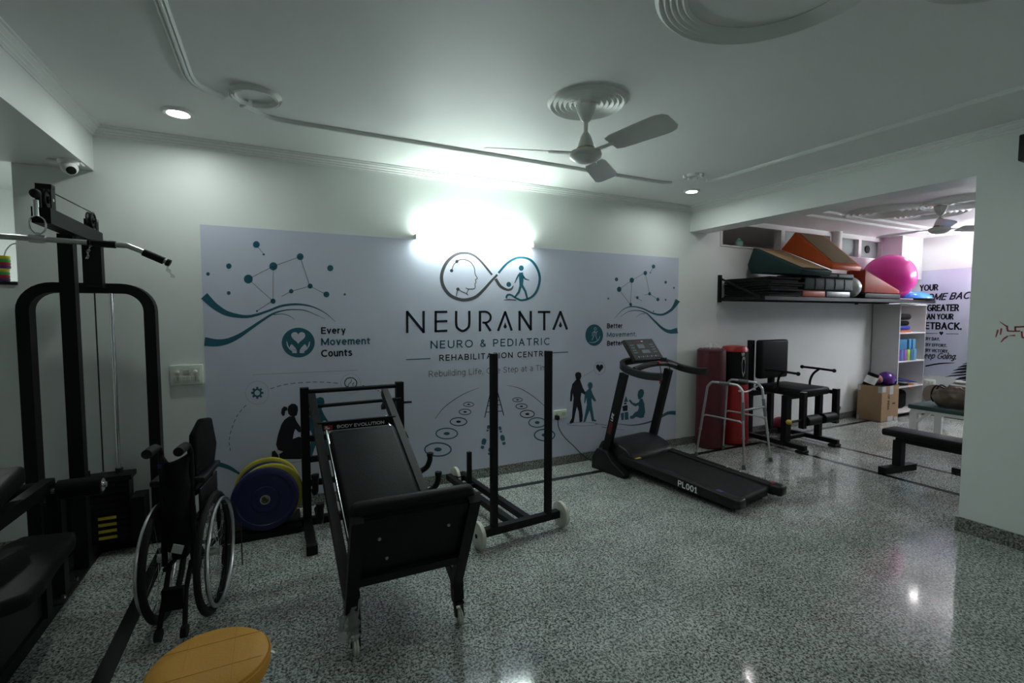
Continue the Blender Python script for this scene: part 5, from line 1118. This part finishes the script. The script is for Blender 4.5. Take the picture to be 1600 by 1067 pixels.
for i, c in enumerate(bc):
    x = 8.00+i*.088; item('yoga_block', MB().rbox((x, 3.73, zz+.08), (.075, .14, .16), .006), newmat(bn[i]+' foam', c, .7), '%s foam block in the lower row of the cabinet' % bn[i], 'foam block', 'foam blocks in the cabinet')
for i, (x, wd, c, n_) in enumerate(((8.085, .24, (.04, .17, .32), 'long blue'), (8.29, .07, (.06, .24, .45), 'upright blue'), (8.40, .08, (.08, .26, .44), 'rightmost blue'))): item('yoga_block', MB().rbox((x, 3.73, zz+.235), (wd, .14, .145), .006), newmat('blue foam %d' % i, c, .7), '%s foam block in the upper row of the cabinet' % n_, 'foam block', 'foam blocks in the cabinet')
zz = SH[1]+.018
m = MB(); m.prism([(8.05, 3.62, zz+.075), (8.52, 3.66, zz+.03), (8.60, 3.95, zz+.06), (8.05, 3.95, zz+.10)], (0, 0, .012)); item('blue_sheet', m, newmat('dark blue mat', (.015, .02, .14), .5), 'dark blue sheet lying on the middle cabinet shelf', 'mat')
m = MB(); m.prism([(8.28, 3.66, zz+.045), (8.55, 3.69, zz+.005), (8.50, 3.70, zz-.05), (8.36, 3.675, zz-.055)], (0, .008, 0)); item('orange_cloth', m, newmat('orange cloth', (.5, .16, .04), .7), 'orange cloth hanging over the middle cabinet shelf', 'cloth')
item('black_bag', MB().rbox((8.30, 3.85, SH[0]+.018+.14), (.42, .18, .28), .06), 'fabric', 'black bag in the bottom cabinet compartment', 'bag')
# cardboard box
bx = thing('cardboard_box', 'brown cardboard box full of balls and rolls', 'box', (7.70, 3.76, 0))
h, hx, hy = .50, .215, .155; tk = .006
MB().ext(-hx, hx, -hy, hy, .001, .008).build('bottom', 'card', bx, smooth=False)
fr = MB().ext(-hx, hx, -hy, -hy+tk, .001, h).build('front_panel', 'card', bx, smooth=False); MB().ext(-hx, hx, hy-tk, hy, .001, h).build('back_panel', 'card', bx, smooth=False)
sdp = MB().ext(-hx, -hx+tk, -hy+tk, hy-tk, .001, h).build('side_panel', 'card', bx, smooth=False); MB().ext(hx-tk, hx, -hy+tk, hy-tk, .001, h).build('side_panel', 'card', bx, smooth=False)
tape = newmat('grey tape', (.42, .44, .46), .3)
for x0, x1, z0, z1 in ((-.02, .07, h-.12, h), (-.21, -.12, h-.08, h), (-.05, .09, .0015, .07), (.12, .21, .0015, .05)): MB().ext(x0, x1, -hy-.0012, -hy, z0, z1).build('tape', tape, bx, smooth=False)
for y0, y1, z0, z1 in ((-hy, -hy+.05, h-.09, h), (hy-.04, hy, h-.08, h), (hy-.03, hy, .002, .06)): MB().ext(-hx-.0012, -hx, y0, y1, z0, z1).build('tape', tape, bx, smooth=False)
lettering('box_print', 'OF INDIA', 'navy', fr, lambda u, v: Vector((-.07+v*1.0, -hy-.0014, .385-u)), .22, .05, .2)
MB().ext(.06, .13, -hy-.0014, -hy, .235, .26).build('box_mark', 'navy', fr, smooth=False)
item('foam_roll', MB().cyl((7.555, 3.84, .44), (7.60, 3.77, .66), .068, 28), 'fabric', 'black roll with a white band sticking out of the box', 'foam roller')
MB().cyl((.0, .0, .0), (.0205, -.032, .10), .070, 28).build('label_band', 'decal', bpy.data.objects['foam_roll']).location = (7.571, 3.815, .52)
item('exercise_ball', MB().sphere((7.815, 3.72, .575), .105, 32), 'purple', 'purple ball on top of the cardboard box', 'ball')
sb = thing('exercise_ball', 'small striped green and pink ball in the cardboard box', 'ball', (7.675, 3.77, .575))
for k in range(8):
    m = MB(); n = 6
    gr = [[m.bm.verts.new((.068*math.sin(PI*(j+.001)/12*.9992+.0005)*math.cos(2*PI*(k+i/n)/8), .068*math.sin(PI*(j+.001)/12*.9992+.0005)*math.sin(2*PI*(k+i/n)/8), .068*math.cos(PI*j/12))) for j in range(13)] for i in range(n+1)]
    for i in range(n):
        for j in range(12): m.bm.faces.new([gr[i][j], gr[i+1][j], gr[i+1][j+1], gr[i][j+1]])
    m.build('panel', newmat('stripe %d' % k, ((.18, .36, .28), (.38, .06, .10))[k % 2], .5), sb)
item('black_bundle', MB().rbox((7.72, 3.76, .44), (.34, .22, .12), .05), 'fabric', 'black bundle filling the cardboard box', 'bundle')
item('foil_pack', MB().sphere((7.885, 3.66, .545), .045, 10, (.7, 1, .9)), newmat('blue foil', (.05, .07, .25), .2, .7), 'crumpled blue foil pack beside the purple ball', 'packet')

# ------------------------------------------------------------------ benches and table in far bay
bn_ = thing('flat_bench', 'black flat bench in front of the pier opening', 'bench', (5.32, 2.42, 0))
MB().rbox((0, -.56, .375), (.24, 1.28, .065), .02).build('pad', 'vinyl', bn_); MB().ext(-.05, .05, -1.10, -.01, .29, .343).build('pad_frame', 'blk', bn_, smooth=False)
for y in (-.02, -1.08):
    MB().ext(-.04, .04, y-.035, y+.035, .06, .30).build('leg', 'blk', bn_, smooth=False); MB().bar((-.22, y+.03, .03), (.20, y-.03, .03), .07, .06).build('foot', 'blk', bn_, smooth=False)
tb = thing('treatment_table', 'white framed treatment table with green top', 'table', (6.9, 2.2, 0))
MB().rbox((0, 0, .435), (.66, 1.40, .05), .012).build('top', 'table', tb)
MB().ext(-.31, .31, -.68, .68, .375, .41).build('apron', 'white', tb, smooth=False)
for x in (-.29, .29):
    for y in (-.65, .65):
        MB().ext(x-.025, x+.025, y-.035, y+.035, 0, .375).build('leg', 'white', tb, smooth=False)
    for y, s in ((-.62, 1), (.62, -1)): MB().bar((x, y, .27), (x, y+s*.12, .385), .04, .03).build('gusset', 'white', tb, smooth=False)
bag = thing('handbag', 'crumpled bronze leather handbag on the green table', 'handbag', (6.78, 2.54, .46))
m = MB(); rings = []
for i in range(13):
    f = i/12; z = .235*f; r = (.12+.05*math.sin(PI*min(1, f*1.15)))*(1-.75*max(0, f-.75)/.25*.8); rings.append([m.bm.verts.new(((r*.75+.012*math.sin(j*2.1+i*1.3))*math.cos(2*PI*j/28), (r*1.25+.016*math.sin(j*1.7+i*.9))*math.sin(2*PI*j/28), z)) for j in range(28)])
for a, b in zip(rings, rings[1:]):
    for j in range(28): m.bm.faces.new([a[j], a[(j+1) % 28], b[(j+1) % 28], b[j]])
m.bm.faces.new(rings[0]); m.bm.faces.new(rings[-1]); m.build('body', 'bag', bag, angle=60)
for s in (-1, 1): MB().tube(catmull([(s*.03, .09, .20), (s*.05, .16, .23), (s*.05, .20, .17), (s*.05, .205, .09), (s*.04, .19, .04)], 5), .008, 8).build('strap', 'rubber', bag)
MB().tube([(0, -.08, .235), (0, .07, .24)], .01, 8).build('zip_band', 'bag', bag)
item('metal_tube', MB().cyl((6.86, 2.58, .735), (6.86, 2.25, .735), .022, 20), 'alu', 'grey metal tube lying across the handbag top', 'tube')
t = thing('machine_post', 'black machine post half hidden behind the pier', 'gym machine', (5.75, 2.03, 0))
MB().ext(-.03, .03, -.03, .03, 0.05, .85).build('post', 'blk', t, smooth=False); MB().ext(-.03, .03, -.30, .12, 0, .05).build('foot', 'blk', t, smooth=False)
tag(MB().lathe([(0, 0), (.16, 0), (.165, .006), (.16, .012), (0, .012)], (XF-.035, 3.475, .30), (-1, 0, .08), 40, 1.1, .92).build('round_board', newmat('tan board', (.20, .165, .13), .6)), 'rounded tan board leaning on the far wall beside the cabinet', 'board')
t = thing('power_socket', 'white power socket on the far wall beside the cabinet', 'socket', (XF-.004, 3.58, .485))
MB().rbox((-.008, 0, 0), (.016, .15, .09), .005).build('plate', 'white', t)
for y in (-.04, .0, .04): MB().ext(-.018, -.016, y-.012, y+.012, -.02, .02).build('socket_face', 'ivory2', t, smooth=False)
